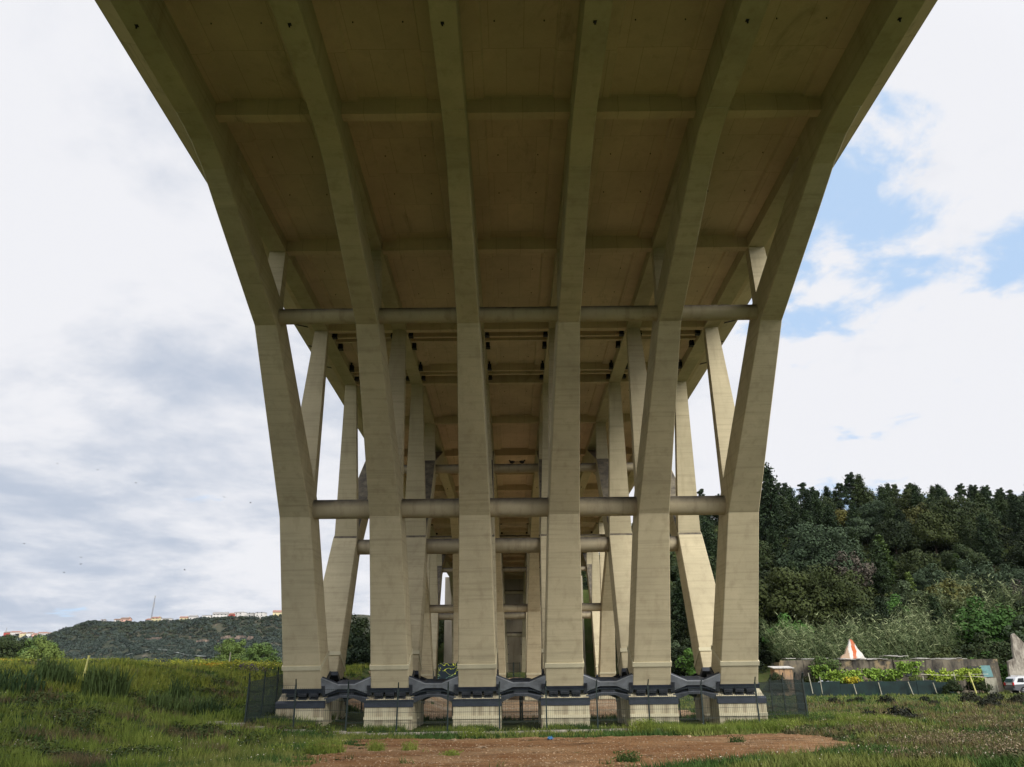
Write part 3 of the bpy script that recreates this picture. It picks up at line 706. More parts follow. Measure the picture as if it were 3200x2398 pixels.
BIG = [(56.6, 148.5, 'bigolive', 1.0, 'largest round grey-green tree in the middle of the wooded slope'),
       (43.4, 129, 'bigoak', .98, 'broad dark olive-brown oak low on the slope beside the right rib'),
       (50.2, 127.5, 'bigoak', .85, 'broad dark oak low on the slope above the painted gable'),
       (91.1, 174.5, 'yellow', 1.25, 'wide flat-topped olive tree high on the wooded slope'),
       (84.5, 181, 'bigolive', .6, 'pale grey-green crown high on the slope beside the flat-topped olive tree'),
       (77.5, 183, 'yellow', .9, 'small ochre-green crown high in the middle of the wooded slope'),
       (93.2, 164.5, 'bigoak', .9, 'wide dark oak high on the right part of the wooded slope'),
       (70.3, 151.5, 'conifer', 1.25, 'slim pale green conifer in the middle of the wooded slope'),
       (65.8, 136, 'olive', .85, 'small pale grey-green tree above the reed band'),
       (82.6, 148.5, 'conifer', .85, 'small light green conifer on the right part of the slope'),
       (80.0, 139, 'olive', 1.0, 'grey-green tree above the yellowish tree on the right of the slope'),
       (72.2, 134, 'yellow', .95, 'flat yellow-green tree just above the reed band'),
       (54.0, 165.5, 'pine', 1.5, 'large dark pine beside the upper part of the right rib'),
       (62.5, 133, 'bright', .7, 'bright green bush just above the reed band'),
       (59.5, 142.5, 'brown', 1.15, 'dull brownish round tree below the largest grey-green tree'),
       (40.5, 134.5, 'bigoak', .75, 'dark oak half hidden behind the right rib')]
# wooded hill: jittered rows
yy = 111.0; cnt = 0; HT = []
while yy < 212:
    sp = 7.2 + (yy - 110) * .022
    x = -62 + rng.uniform(0, sp)
    while x < 150:
        px = x + rng.uniform(-2, 2); py = yy + rng.uniform(-2.2, 2.2); h_ = float(gz(px, py))
        inside = (px / py) > -0.215 and (px / py) < 0.74
        if inside and not (abs(px - XC) < 19.5 and py < 181) and h_ > 1.5 and not (px > 28 and py < 117):
            u = rng.random(); band = h_ / 38
            if py > 196: key = 'pine' if u < .75 else 'oak'
            elif band > .52 or (px > 105 and band > .35): key = 'pine' if u < .78 else ('oak' if u < .92 else 'olive')
            elif band > .3: key = 'oak' if u < .5 else ('olive' if u < .78 else ('pine' if u < .85 else ('yellow' if u < .91 else ('brown' if u < .97 else 'conifer'))))
            else: key = 'oak' if u < .62 else ('olive' if u < .76 else ('bright' if u < .84 else ('brown' if u < .9 else 'pine')))
            
            if any((px - q[0]) ** 2 + (py - q[1]) ** 2 < ((7 if q[2][:3] == 'big' else 4.4) * q[3]) ** 2 for q in BIG): x += 3; continue
            HT.append((plant(key, px, py, rng.uniform(.7, 1.0) * (.85 if py > 190 else 1)), key, px, py, h_)); cnt += 1
        x += sp * rng.uniform(.8, 1.2)
    yy += sp * .92
def zone(o, x, y, h):
    q = x / y; a = 'between the bridge ribs' if q < .33 else ('just right of the right rib' if q < .43 else ('in the middle of the right hill' if q < .535 else 'towards the right edge'))
    b = 'low on the slope' if h < 11 else ('halfway up the slope' if h < 25 else 'high on the slope')
    k = {'pine': 'dark pine tree', 'tallpine': 'ragged skyline pine', 'oak': 'round dark evergreen oak', 'olive': 'grey-green round tree', 'bright': 'fresh green broadleaf tree', 'yellow': 'flat yellowish green tree', 'brown': 'thin brownish tree', 'conifer': 'slim pale conifer'}[o[1]]
    o[0]['label'] = '%s %s, %s' % (k, b, a); o[0]['group'] = '%ss %s %s' % (k, b, a)
for o_ in HT: zone((o_[0], o_[1]), *o_[2:])
for x_, y_, k_, s_, t_ in BIG: plant(k_, x_, y_, s_, (t_, 'tree'))
print('hill trees', cnt)
# skyline pines
for x in np.arange(42, 150, 3.6):
    y = 204 + rng.uniform(-3, 3); r_ = x / y
    s = .74 + .12 * math.sin(x * .31) + rng.uniform(-.16, .14)
    if 92 < x < 100: s *= .55
    o_ = plant('tallpine', x + rng.uniform(-1.5, 1.5), y, s); zone((o_, 'tallpine'), x, y, 38)
SG = lambda t, c='tree': (t, c)
# individually placed trees, right side
plant('willow', 36.5, 96.5, .60, SG('leafy fig tree beside the right rib in front of the block wall'))
plant('bright', 25.5, 108, .85, SG('bright green tree seen between the two right-hand ribs', 'tree'))
plant('olive', 66, 105.5, 1.15, SG('grey-green bushy tree rising behind the long shed near the right edge'))
plant('oak', 53.5, 102.8, .62, SG('dark green bushy tree behind the middle of the long shed'))
plant('oak', 59, 103.5, .85, SG('dark green bushy tree behind the right half of the long shed'))
plant('bright', 57.0, 101.3, .62, SG('glossy green tree left of the right-hand ruined gable'))
plant('bright', 68, 118, 1.15, SG('large fresh green tree on the slope at the right edge of the photo'))
plant('willow', 70.5, 109, 1.2, SG('green bushy tree on the lower slope at the right edge of the photo'))
plant('bright', 39.8, 103, .33, SG('low green shrub behind the wall left of the ruined gable', 'shrub'))
plant('brown', 37.5, 106, .45, SG('dark leafless thicket behind the left end of the block wall', 'shrub'))
# left: trees behind the flower field
for i, (k, x, y, s, t) in enumerate([
        ('bigwillow', -62.5, 205, .95, 'dense green tree behind the flower field, beside the left rib'),
        ('bigwillow', -70.5, 208, .9, 'dense green tree behind the flower field, second from the left rib'),
        ('bigwillow', -77, 206, .62, 'small green tree at the end of the tree group near the left rib'),
        ('bigwillow', -86, 212, .62, 'low green tree in the gap behind the flower field'),
        ('bigwillow', -94, 214, .64, 'low bushy green tree left of the gap behind the flower field'),
        ('bigoak', -102, 215, .55, 'low dark tree in the tree line behind the flower field'),
        ('bigoak', -120, 225, .66, 'small dark tree on the far side of the field, right of the pale tree'),
        ('bigoak', -113, 228, .62, 'dark green tree in the tree line right of the yellow post'),
        ('bigwillow', -121, 214, .95, 'tall pale green tree near the left edge of the photo'),
        ('bigwillow', -129, 226, 1.12, 'olive brown tree behind the pale green tree at the left edge'),
        ('bigoak', -137, 226, 1.1, 'dark tree at the left edge of the photo'),
        ('willow', -128, 212, .6, 'light green tree at the foot of the trees on the left edge'),
        ('bigoak', -107, 230, .66, 'dark green tree in the tree line behind the yellow post'),
        ('bigoak', -99, 226, .5, 'low dark green tree behind the tall reed clump'),
        ('oak', -117, 208, .5, 'small dark green tree in front of the left tree line')]):
    plant(k, x, y, s, SG(t), z=float(gz(x, y)) + .5)
plant('bigoak', -30, 138, .95, SG('dark tree seen between the two left-hand ribs'))
plant('oak', 47.3, 90.6, .20, SG('dark rounded bush in front of the right end of the green screen', 'shrub'))
plant('oak', 33.2, 94.8, .26, SG('dark bush behind the left end of the green screen', 'shrub'))
plant('oak', 39.2, 95.6, .22, SG('low dark bush between the vines and the shed wall, left one', 'shrub'))
plant('willow', 45.6, 95.6, .26, SG('green bush between the vines and the shed wall, right one', 'shrub'))
plant('oak', 51.6, 93.5, .24, SG('dark bush left of the pale cabinet', 'shrub'))
plant('oak', 29.0, 92.5, .26, SG('dark bush at the foot of the fig tree by the right fence', 'shrub'))
plant('oak', -25, 118, .6, SG('low green bush on the bank between the two left-hand ribs', 'shrub'))
for k_, L_ in PROTO.items():      # drop unused prototypes
    for i, o in enumerate(L_):
        if not USED[k_][i]:
            for ch in list(o.children): bpy.data.objects.remove(ch)
            bpy.data.objects.remove(o)

# low scrub between the hill trees, leaf colour darkened to paint shade in the gaps
def scrub_cloud(name, pts, R0, per, leaf, mat):
    n = len(pts); c = np.repeat(pts, per, 0); u = unit(rng.normal(size=(n * per, 3))); u[:, 2] = abs(u[:, 2])
    rr = np.repeat(R0, per); p = c + u * rr[:, None] * np.array([1, 1, .8]) * rng.uniform(.7, 1.05, (n * per, 1))
    return poly_mesh(name, leaf_quads(p, unit(u + .3 * rng.normal(size=u.shape)), leaf, .7), 4, mat)
n = 4200; x = rng.uniform(-55, 150, n); y = rng.uniform(108, 208, n); h_ = gz(x, y)
k_ = (h_ > 1.2) & ~((abs(x - XC) < 18.5) & (y < 181)) & (x / y < .74) & (x / y > -.215) & ~((x > 25) & (y < 114))
pts = np.c_[x, y, h_][k_]
tag(link('undergrowth', scrub_cloud('undergrowth', pts, rng.uniform(1.0, 2.0, len(pts)), 60, .24, foliage('shade_darkened_undergrowth', (.010, .016, .007), (.022, .032, .011), sc=.3, rand=0))), 'dense low undergrowth between the trees of the wooded hill', 'undergrowth', kind='stuff')

# ------------------------------------------------------------------ reeds
REED = foliage('reed_leaves', (0.022, 0.040, 0.013), (0.105, 0.135, 0.055), sc=1.1, rand=0)
REEDD = foliage('dark_reed_leaves', (0.010, 0.028, 0.008), (0.080, 0.13, 0.045), sc=5.0, rand=.2)
def canes(n, sample, h0, h1, leaf, lean, mat, per=12, name='canes', wd=.05, az0=3.6):
    B = sample(n); T = []
    h = rng.uniform(h0, h1, n); az = rng.normal(az0, .7, n); ln = np.abs(rng.normal(lean, lean * .4, n))
    for k in range(per):
        f = rng.uniform(.2, 1.0, n); q = B + np.c_[np.cos(az) * ln * h * f ** 2, np.sin(az) * ln * h * f ** 2, h * f]
        a = rng.uniform(0, 6.28, n); L = leaf * rng.uniform(.6, 1.2, n)
        d = np.c_[np.cos(a) * .7, np.sin(a) * .7, rng.uniform(-.2, .9, n)]; d = unit(d); t = unit(np.cross(d, rng.normal(size=(n, 3))))
        T.append(np.stack([q - t * wd, q + t * wd, q + d * L[:, None]], 1))
    e = B + np.c_[np.cos(az) * ln * h, np.sin(az) * ln * h, h]
    m_ = B + np.c_[np.cos(az) * ln * h * .25, np.sin(az) * ln * h * .25, h * .5]
    t = np.array([.03, 0, 0]); T.append(np.stack([B - t, B + t, m_], 1)); T.append(np.stack([m_ - t, m_ + t, e], 1))
    return poly_mesh(name, np.concatenate(T), 3, mat)
def samp_reed(n):
    x = rng.uniform(36, 82, n); y = rng.uniform(103.5, 116, n) + np.clip(x - 47, 0, 35) * .75
    return np.c_[x, y, gz(x, y)]
tag(link('reed_thicket', canes(3000, samp_reed, 3.0, 6.4, .95, .30, REED, 13, 'reed_thicket', .06)), 'thick band of pale giant reeds swaying behind the long shed', 'reeds', kind='stuff')
tag(link('reed_thicket', canes(750, samp_reed, 5.2, 7.2, .8, .42, foliage('pale_reed_leaves', (.16, .19, .09), (.26, .29, .15), rand=0), 9, 'reed_thicket', .05)), 'pale leaning tips standing out of the reed band behind the shed', 'reeds', kind='stuff')
def samp_reed2(n):
    x = rng.uniform(70, 96, n); y = 118 + (x - 70) * .5 + rng.uniform(-5, 7, n); return np.c_[x, y, gz(x, y)]
tag(link('reed_thicket', canes(1500, samp_reed2, 3.5, 6.0, .8, .2, REED, 12, 'reed_thicket', .06)), 'pale reeds growing up the slope at the right edge', 'reeds', kind='stuff')
def samp_reed3(n):
    x = rng.uniform(-175, -60, n); y = 108 + rng.uniform(-2, 5, n); return np.c_[x, y, gz(x, y)]
def reed_clump(x, y, r, h, n, label, mat=REEDD, per=7, lean=.3, leaf=None):
    def sm(m):
        a = rng.uniform(0, 6.28, m); q = r * np.sqrt(rng.random(m)); X = x + q * np.cos(a); Y = y + q * np.sin(a) * .6
        return np.c_[X, Y, gz(X, Y)]
    n = int(n * 1.3); B = sm(n); hh = h * rng.uniform(.5, 1.1, n); az = rng.uniform(0, 6.28, n); L = lean * rng.uniform(.1, 1.5, n)
    D_ = np.c_[np.cos(az), np.sin(az), np.zeros(n)]; q = rng.uniform(0, 6.28, n); t = np.c_[np.cos(q), np.sin(q), np.zeros(n)] * (.024 + .022 * rng.random((n, 1)))
    up = np.array([0, 0, 1.0]); p1 = B + D_ * (hh * L * .35)[:, None] + up * (hh * .62)[:, None]; p2 = p1 + D_ * (hh * L * .9)[:, None] + up * (hh * (.36 - .4 * (L > lean)))[:, None]
    T = [np.stack([B - t * .7, B + t * .7, p1 + t], 1), np.stack([B - t * .7, p1 + t, p1 - t], 1), np.stack([p1 - t, p1 + t, p2], 1)]
    me = poly_mesh('reed_clump', np.concatenate(T), 3, mat); o = link('reed_clump', me); tag(o, label, 'plant'); return o
reed_clump(-23.2, 48, 1.25, 1.75, 420, 'large dark reed clump right of the yellow post on the left bank')
reed_clump(-26.1, 48, 1.2, 1.5, 230, 'dark reed clump left of the yellow post on the left bank')
reed_clump(-27.5, 45.5, 2.2, 1.1, 260, 'spreading reed clump at the far left of the grassy bank')
reed_clump(-17.9, 45.8, 1.9, 1.1, 260, 'spreading reed clump in the middle of the left bank')
reed_clump(-15.9, 45.0, 1.0, .9, 110, 'small reed clump between the fence and the spreading reeds')
reed_clump(-19.6, 50, .7, 1.3, 90, 'slender reed clump above the spreading reeds on the left bank')

# ------------------------------------------------------------------ grass and flowers (beyond counting)
GR = foliage('grass_green', (0.080, 0.112, 0.020), (0.155, 0.168, 0.042), (0.22, 0.20, 0.08), sc=.8, rand=0)
GRD = foliage('grass_dark', (0.025, 0.055, 0.012), (0.055, 0.10, 0.022), sc=.5, rand=0)
GRB = foliage('grass_lush', (0.090, 0.135, 0.020), (0.18, 0.215, 0.042), sc=.6, rand=0)
GRC = foliage('grass_yellow_green', (0.13, 0.165, 0.022), (0.24, 0.255, 0.045), (.30, .27, .06), sc=.9, rand=0)
GRY = foliage('grass_dry', (0.14, 0.115, 0.055), (0.10, 0.075, 0.045), (0.19, 0.10, 0.03), sc=.6, rand=0)
def samp(n, x0, x1, y0, y1, keep=None, pw=1.0):
    out = []; m = 0
    while m < n:
        t = rng.random(n); y = (y0 ** -pw + t * (y1 ** -pw - y0 ** -pw)) ** (-1 / pw); u = rng.uniform(x0, x1, n); x = u * y
        k = np.ones(n, bool) if keep is None else keep(x, y); P = np.c_[x, y, gz(x, y)][k]; out.append(P); m += len(P)
    return np.concatenate(out)[:n]
def notrack(x, y): return ~in_front_dirt(x, y) & ~in_back_dirt(x, y) & ~((abs(x - XC) < 14) & (y > 44) & (y < 56) & (((x - XC - 2.405) % 4.81 > 1.1) & ((x - XC - 2.405) % 4.81 < 3.7)))
def tuft(P, per, h0, h1, wd, lean, spread=.12):
    B = np.repeat(P, per, 0); B[:, :2] += rng.normal(size=(len(B), 2)) * spread; B[:, 2] = gz(B[:, 0], B[:, 1]) - .02
    sz = np.repeat(rng.uniform(h0, h1, len(P)), per) * rng.uniform(.6, 1.1, len(B))
    dist = np.clip(B[:, 1] / 30, 1, 4)
    return blades(B, sz, wd * dist, lean)
P = samp(42000, -.75, .75, 24, 110, notrack)
patch = wob(P[:, 0], P[:, 1], 2.4, 9)
k1 = patch > -.05
tag(link('grass', poly_mesh('grass', tuft(P[k1], 4, .06, .38, .017, .7), 3, GR)), 'short mixed meadow grass over the bank and the field', 'grass', kind='stuff')
tag(link('dark_grass', poly_mesh('dark_grass', tuft(P[~k1], 4, .06, .36, .018, .7), 3, GRD)), 'darker green low weeds in patches over the ground', 'grass', kind='stuff')
def leftbank(x, y): return (x < -9 - (y < 42) * 2) & notrack(x, y)
P = samp(15000, -.72, -.18, 26, 95, leftbank); pt = wob(P[:, 0], P[:, 1], 1.7, 11)
tag(link('lush_grass', poly_mesh('lush_grass', tuft(P[pt > .05], 5, .15, .65, .02, .6), 3, GRB)), 'lush taller grass on the left bank', 'grass', kind='stuff')
tag(link('bank_weeds', poly_mesh('bank_weeds', tuft(P[pt < -.35], 5, .15, .5, .018, .8), 3, GRY)), 'dry brown weeds between the grass of the left bank', 'weeds', kind='stuff')
P = samp(9000, -.68, -.15, 46, 96, lambda x, y: (x < -14) & (gz(x, y) > 2.0) & (wob(x, y, 3.5, 16) > -.35))
tag(link('crest_grass', poly_mesh('crest_grass', tuft(P, 5, .2, .6, .018, .5), 3, GRC)), 'yellow-green taller grass along the top of the left bank', 'grass', kind='stuff')
def fl(x, y):
    yl = np.interp(x, [-13.3, 12.7, 22], [42.5, 44.1, 46]); d = y - yl
    return ((x > -13) & (x < 20)) & (((d > .15) & (d < 2.2) & (wob(x, y, 1.1, 31) > .1)) | ((x > 7.5) & (d > -3.6 + .6 * wob(x, y, 1.3, 2)) & (d < 2) & (wob(x, y, 1.6, 33) > -.5))) & notrack(x, y)
P = samp(7500, -.42, .48, 37, 49, fl)
tag(link('fence_grass', poly_mesh('fence_grass', tuft(P, 6, .15, .45, .013, .5), 3, GRB)), 'lush green grass growing along the foot of the front fence', 'grass', kind='stuff')
P = samp(5000, -.45, .45, 44, 58, lambda x, y: (abs(x - XC) < 16) & notrack(x, y))
tag(link('footing_weeds', poly_mesh('footing_weeds', tuft(P, 5, .2, .5, .014, .5), 3, GRD)), 'dark weeds growing among the concrete footings', 'weeds', kind='stuff')
P = samp(7000, .25, .75, 26, 70, lambda x, y: (x > 11.5) & notrack(x, y) & (wob(x, y, 2.0, 14) > 0.0))
tag(link('dry_weeds', poly_mesh('dry_weeds', tuft(P, 5, .15, .45, .012, .6), 3, GRY)), 'dry brown flowering weeds over the right field', 'weeds', kind='stuff')
def low_bushes(name, n, u0, u1, y0, y1, keep, r0, r1, per, leaf, mat, label):
    P = samp(n, u0, u1, y0, y1, keep); o = link(name, scrub_cloud(name, P - [0, 0, .05], rng.uniform(r0, r1, len(P)), per, leaf, mat)); tag(o, label, 'weeds', kind='stuff')
low_bushes('bank_bushes', 1100, -.74, -.2, 26, 75, lambda x, y: leftbank(x, y) & (wob(x, y, 3.1, 41) > .1), .22, .62, 80, .06, foliage('bank_bush_leaves', (.012, .026, .007), (.070, .10, .022), (.13, .09, .03), sc=1.2, rand=0), 'low leafy bushes and brambles over the face of the left bank')
low_bushes('field_bushes', 700, .3, .78, 26, 62, lambda x, y: (x > 12) & notrack(x, y) & (wob(x, y, 2.6, 42) > .2), .15, .42, 70, .05, foliage('field_bush_leaves', (.022, .032, .010), (.085, .085, .032), (.16, .12, .08), sc=1.5, rand=0), 'low dry bushes in the near right field')
low_bushes('footing_bushes', 110, -.34, .42, 43, 47, lambda x, y: (abs(x - XC) < 15.5) & notrack(x, y) & (y > np.interp(x, [-13.3, 12.7], [42.9, 44.5])), .15, .42, 70, .05, foliage('footing_bush_leaves', (.012, .026, .008), (.040, .070, .016), sc=1.5, rand=0), 'low dark bushes among the footings behind the fence')
# flower heads
def heads(P, per, s, h0, h1, mat, name, spread=.3):
    B = np.repeat(P, per, 0); B[:, :2] += rng.normal(size=(len(B), 2)) * spread; B[:, 2] = gz(B[:, 0], B[:, 1]) + rng.uniform(h0, h1, len(B))
    return poly_mesh(name, leaf_quads(B, unit(rng.normal(size=B.shape)), s, .8), 4, mat)
YF = foliage('yellow_flowers', (.16, .19, .03), (.46, .44, .05), sc=1.5, rand=0); OF = plain('orange_flowers', (.60, .30, .02), .8); PF = plain('purple_flowers', (.13, .10, .12), .8)
WF = plain('white_flowers', (.45, .42, .34), .8)
kf = lambda x, y: (gz(x, y) > 3.3) & (wob(x, y, 4, 21) > -.15) & (x < -13)
P = samp(1500, -.66, -.26, 66, 96, kf)
tag(link('yellow_flowers', heads(P, 9, .06, .15, .55, YF, 'yellow_flowers', .5)), 'band of yellow wild flowers along the top of the left bank', 'flowers', kind='stuff')
P = samp(160, -.66, -.26, 60, 84, lambda x, y: kf(x, y) & (wob(x, y, 3, 22) > .85))
tag(link('orange_flowers', heads(P, 10, .07, .2, .5, OF, 'orange_flowers', .4)), 'patches of orange flowers below the yellow band', 'flowers', kind='stuff')
P = samp(300, -.66, -.26, 62, 84, lambda x, y: kf(x, y) & (wob(x, y, 4, 25) > .6))
tag(link('purple_flowers', heads(P, 12, .07, .2, .5, PF, 'purple_flowers', .5)), 'dull purple flower patches on the top of the bank', 'flowers', kind='stuff')
P = samp(500, -.72, .75, 25, 80, notrack)
tag(link('small_flowers', heads(P, 3, .022, .15, .4, WF, 'small_flowers', .5)), 'small pale flowers scattered through the grass', 'flowers', kind='stuff')
P = samp(800, .2, .72, 26, 50, lambda x, y: (x > 11) & (wob(x, y, 2.0, 14) > .15) & notrack(x, y))
tag(link('dry_flower_heads', heads(P, 4, .028, .2, .42, plain('dry_heads', (.22, .17, .11), .9), 'dry_flower_heads', .3)), 'pinkish dry flower heads in the near right field', 'flowers', kind='stuff')
# stones
def stones(P, s0, s1, mat, name):
    base = np.array([(0, 0, 1), (.9, 0, .2), (0, .8, .1), (-.9, .1, .2), (.1, -.85, .15), (0, 0, -.6)]); F = [(0, 1, 2), (0, 2, 3), (0, 3, 4), (0, 4, 1), (5, 2, 1), (5, 3, 2), (5, 4, 3), (5, 1, 4)]
    n = len(P); v = base[None] * (1 + .35 * rng.normal(size=(n, 6, 3)) * .6) * rng.uniform(s0, s1, (n, 1, 1)) * [1, 1, .6]
    a = rng.uniform(0, 6.28, n); c, s = np.cos(a)[:, None], np.sin(a)[:, None]
    v = np.stack([v[..., 0] * c - v[..., 1] * s, v[..., 0] * s + v[..., 1] * c, v[..., 2]], -1) + P[:, None] + [0, 0, .03]
    return poly_mesh(name, v[:, np.array(F)].reshape(-1, 3, 3), 3, mat)
STN = plain('pale_stone', (.30, .21, .13), .9, 0, .55, 3)
P = samp(3600, -.45, .45, 24, 39, lambda x, y: in_front_dirt(x, y) & (wob(x, y, 1.2, 51) > -.3 * rng.random(len(x)) * 3))
sz = rng.random(len(P)) ** 5
tag(link('gravel', stones(P, .012, .05, STN, 'gravel')), 'loose pale stones scattered on the red dirt', 'gravel', kind='stuff')
P = samp(7000, -.45, .45, 24, 39, in_front_dirt)
tag(link('soil_clods', stones(P, .008, .045, D_MAT, 'soil_clods')), 'crumbled clods of red soil over the dirt', 'gravel', kind='stuff')
P = samp(900, -.40, .40, 58, 100, in_back_dirt)
tag(link('rubble', stones(P, .04, .16, STN, 'rubble')), 'loose rubble on the dirt under the viaduct', 'gravel', kind='stuff')
# a few rocks one can tell apart
def rock(x, y, s, label, col=None):
    b = MB(); b.sphere((0, 0, 0), 1, 9, 6); me = b.mesh('rock', STN if col is None else col)
    co = np.empty(len(me.vertices) * 3); me.vertices.foreach_get('co', co); co = co.reshape(-1, 3) * (1 + .18 * rng.normal(size=(len(me.vertices), 1))) * np.array(s)
    me.vertices.foreach_set('co', co.reshape(-1)); me.update(); o = link('rock', me, None, (x, y, float(gz(x, y)) + s[2] * .4), rng.uniform(0, 3)); tag(o, label, 'rock'); return o
rock(-1.2, 33.2, (.22, .12, .07), 'flat yellow stone lying in the middle of the dirt')
rock(-7.3, 37.4, (.2, .12, .08), 'pale stone at the left end of the kerb')
rock(-2.6, 37.6, (.16, .11, .08), 'whitish stone on the dirt below the third footing')
rock(7.6, 37.2, (.13, .1, .07), 'light stone at the grass edge below the fifth footing')
b = MB()
for i in range(7): b.box(rng.normal(size=3) * [.06, .05, .015] + [0, 0, .05], (.16, .1, .02), np.array(Matrix.Rotation(rng.uniform(0, 3), 3, Vector(rng.normal(size=3)).normalized())))
o = link('plastic_scrap', b.mesh('plastic_scrap', plain('blue_plastic', (.05, .16, .34), .4)), None, (1.55, 37.1, float(gz(1.55, 37.1)) + .03)); tag(o, 'crumpled scrap of blue plastic on the dirt in front of the kerb', 'litter')
# weeds on the dirt, each a plant
def weed(x, y, r, h, n, label, mat=GRB):
    a = rng.uniform(0, 6.28, n); q = r * np.sqrt(rng.random(n)); B = np.c_[x + q * np.cos(a), y + q * np.sin(a) * .6, np.zeros(n)]; B[:, 2] = gz(B[:, 0], B[:, 1])
    T = blades(B, h * rng.uniform(.5, 1.1, n), np.full(n, .012), .6); lp = B + [0, 0, 1] * (h * rng.uniform(.1, .9, n))[:, None] + rng.normal(size=B.shape) * [.07, .07, .02]
    Q = leaf_quads(lp, unit(rng.normal(size=B.shape) + [0, 0, .5]), .04, .5); T = np.concatenate([T, Q[:, :3], Q[:, [0, 2, 3]]])
    o = link('weed_clump', poly_mesh('weed_clump', T, 3, mat)); tag(o, label, 'plant')
weed(-6.9, 31.6, .75, .55, 420, 'large bushy weed clump at the left of the dirt')
weed(-8.6, 32.0, .45, .4, 180, 'small weed clump at the left edge of the dirt')
weed(-5.1, 32.2, .32, .42, 150, 'upright weeds right of the large weed clump')
weed(-3.9, 32.6, .30, .40, 110, 'feathery weeds on the dirt, nearest the middle')
weed(-2.2, 30.2, .32, .22, 130, 'low round weed alone on the dirt')
weed(-1.9, 39.9, .6, .5, 260, 'bushy weed growing over the kerb below the third footing')
weed(8.9, 34.4, .30, .26, 130, 'small dark weed on the dirt towards the right', GRD)
weed(3.6, 27.4, .4, .4, 160, 'dark weed at the bottom edge beside the near grass', GRD)
weed(6.3, 41.6, .7, .7, 420, 'tall bushy weed in front of the fence at the fifth footing')
weed(12.6, 40.6, 1.0, .6, 420, 'broad green weed clump in front of the right end of the fence')
weed(15.2, 42.5, .8, .7, 320, 'leafy bush beside the right fence corner', GRD)
ORD = 'first second third fourth fifth sixth seventh eighth ninth tenth eleventh twelfth thirteenth fourteenth fifteenth sixteenth seventeenth eighteenth nineteenth twentieth twenty-first twenty-second'.split()
# dark shrubs in the right field
SHR = foliage('dark_shrub', (.012, .015, .010), (.026, .028, .016), sc=2, rand=.3)
pr_sh = None
shr = [(27.2, 72, .55), (31.0, 70.5, .75), (33.2, 67, .45), (30.6, 75, .5), (35.3, 63, .8), (38.8, 72, .9), (41.2, 72.5, .8), (40.0, 67, .9), (42.6, 68, .7), (44.7, 71, .6), (43.5, 60.5, .95), (45.5, 64, .7),
       (48.3, 69, .55), (46.7, 61.5, .6), (50.8, 69.5, .5), (29.0, 72.8, .4), (43.2, 56, .5), (21.5, 47.5, .9), (19.2, 46, .6), (52.5, 73.5, .45), (36.2, 74.5, .5)]
shr.sort(key=lambda q: q[0] / q[1])
for i, (x, y, s) in enumerate(shr):
    if pr_sh is None:
        P = unit(rng.normal(size=(900, 3))); P[:, 2] = abs(P[:, 2]); q = P * rng.uniform(.4, 1.0, (900, 1)) * [1, 1, .75]
        pr_sh = link('shrub', poly_mesh('shrub', leaf_quads(q, unit(P + .6 * rng.normal(size=P.shape)), .09, .6), 4, SHR)); o = pr_sh
    else: o = pr_sh.copy(); C.objects.link(o)
    o.location = (x, y, float(gz(x, y))); o.scale = (s * 1.1, s * 1.1, s * 1.15); o.rotation_euler = (0, 0, rng.uniform(0, 6))
    tag(o, 'low dark round shrub in the right field, %s from the left' % ORD[i], 'shrub', 'dark shrubs in the right field')

# ------------------------------------------------------------------ the yard on the right
GW = lambda x, y: float(gz(x, y))
def stained(name, base, dark, sc=.5, amt=.8, third=None):
    m = M(name, .9, spec=.15); c = m.mix(m.ramp(m.noise(sc, 6, .7, (1, 1, .6)), .4, .62, 0, amt), base, dark)
    c = m.mix(m.ramp(m.noise(2.0, 5, .7, (1.4, 1.4, .25)), .5, .68, 0, amt), c, tuple(q * .5 for q in dark))
    if third: c = m.mix(m.ramp(m.noise(.45, 5, .6), .56, .62), c, third)
    return m.col(c).bump(m.noise(9, 4, .6), .4, .04).m
WALLM = stained('block_wall', (.15, .13, .095), (.035, .033, .03), .5, 1.0, (.22, .17, .10))
SHEET = stained('white_sheeting', (.50, .48, .44), (.25, .24, .22), .8, .6)
o = empty('long_shed', (31.5, 98, .6)); tag(o, 'long low stained block shed with broken pale roof sheets behind the vines', 'shed')
b = MB(); b.box((6.5, .1, 1.6), (13.2, .3, 4.2)); b.box((19.2, -.1, 1.55), (12.2, .3, 4.1)); b.box((12.5, 3, 1.5), (25, .3, 4)); b.box((-.1, 1.5, 1.5), (.3, 3, 4)); b.box((25.2, 1.5, 1.4), (.3, 3, 4))
link('wall', b.mesh('wall', WALLM), o)
b = MB()
for i in range(24):
    x = 7.2 + i * .62
    if i in (13, 14, 19): continue
    z = 3.72 + .06 * math.sin(i * 2.1) + (.32 if 9 <= i <= 13 else 0) - i * .004; rot = np.array(Matrix.Rotation(R(1.2 + 1.6 * math.sin(i * 1.3)), 3, 'X'))
    b.box((x, .9, z), (.60, 2.4, .05), rot)
link('roof_sheet', b.mesh('roof_sheet', SHEET), o, (0, 0, .08))
b = MB()
for x, z, w_ in ((1.2, 3.9, 1.2), (3.2, 3.85, 1.5), (5.2, 3.9, .8)): b.box((x, .7, z), (w_, 1.5, .06), np.array(Matrix.Rotation(R(rng.uniform(-2, 3)), 3, 'X')))
link('roof_debris', b.mesh('roof_debris', SHEET), o)
DKO = plain('dark_opening', (.015, .017, .02), .5)
for x, w_, h_, z in ((4.4, 1.3, 1.0, 1.9), (8.8, .9, 1.4, 1.6), (11.5, 1.1, .9, 2.0), (14.8, 1.0, .8, 2.2), (18.3, 1.4, .8, 2.1), (22.4, 1.6, 1.0, 2.3)):
    b = MB(); b.box((x, -.12 if x < 13 else -.3, z), (w_, .1, h_)); link('window', b.mesh('window', DKO), o)
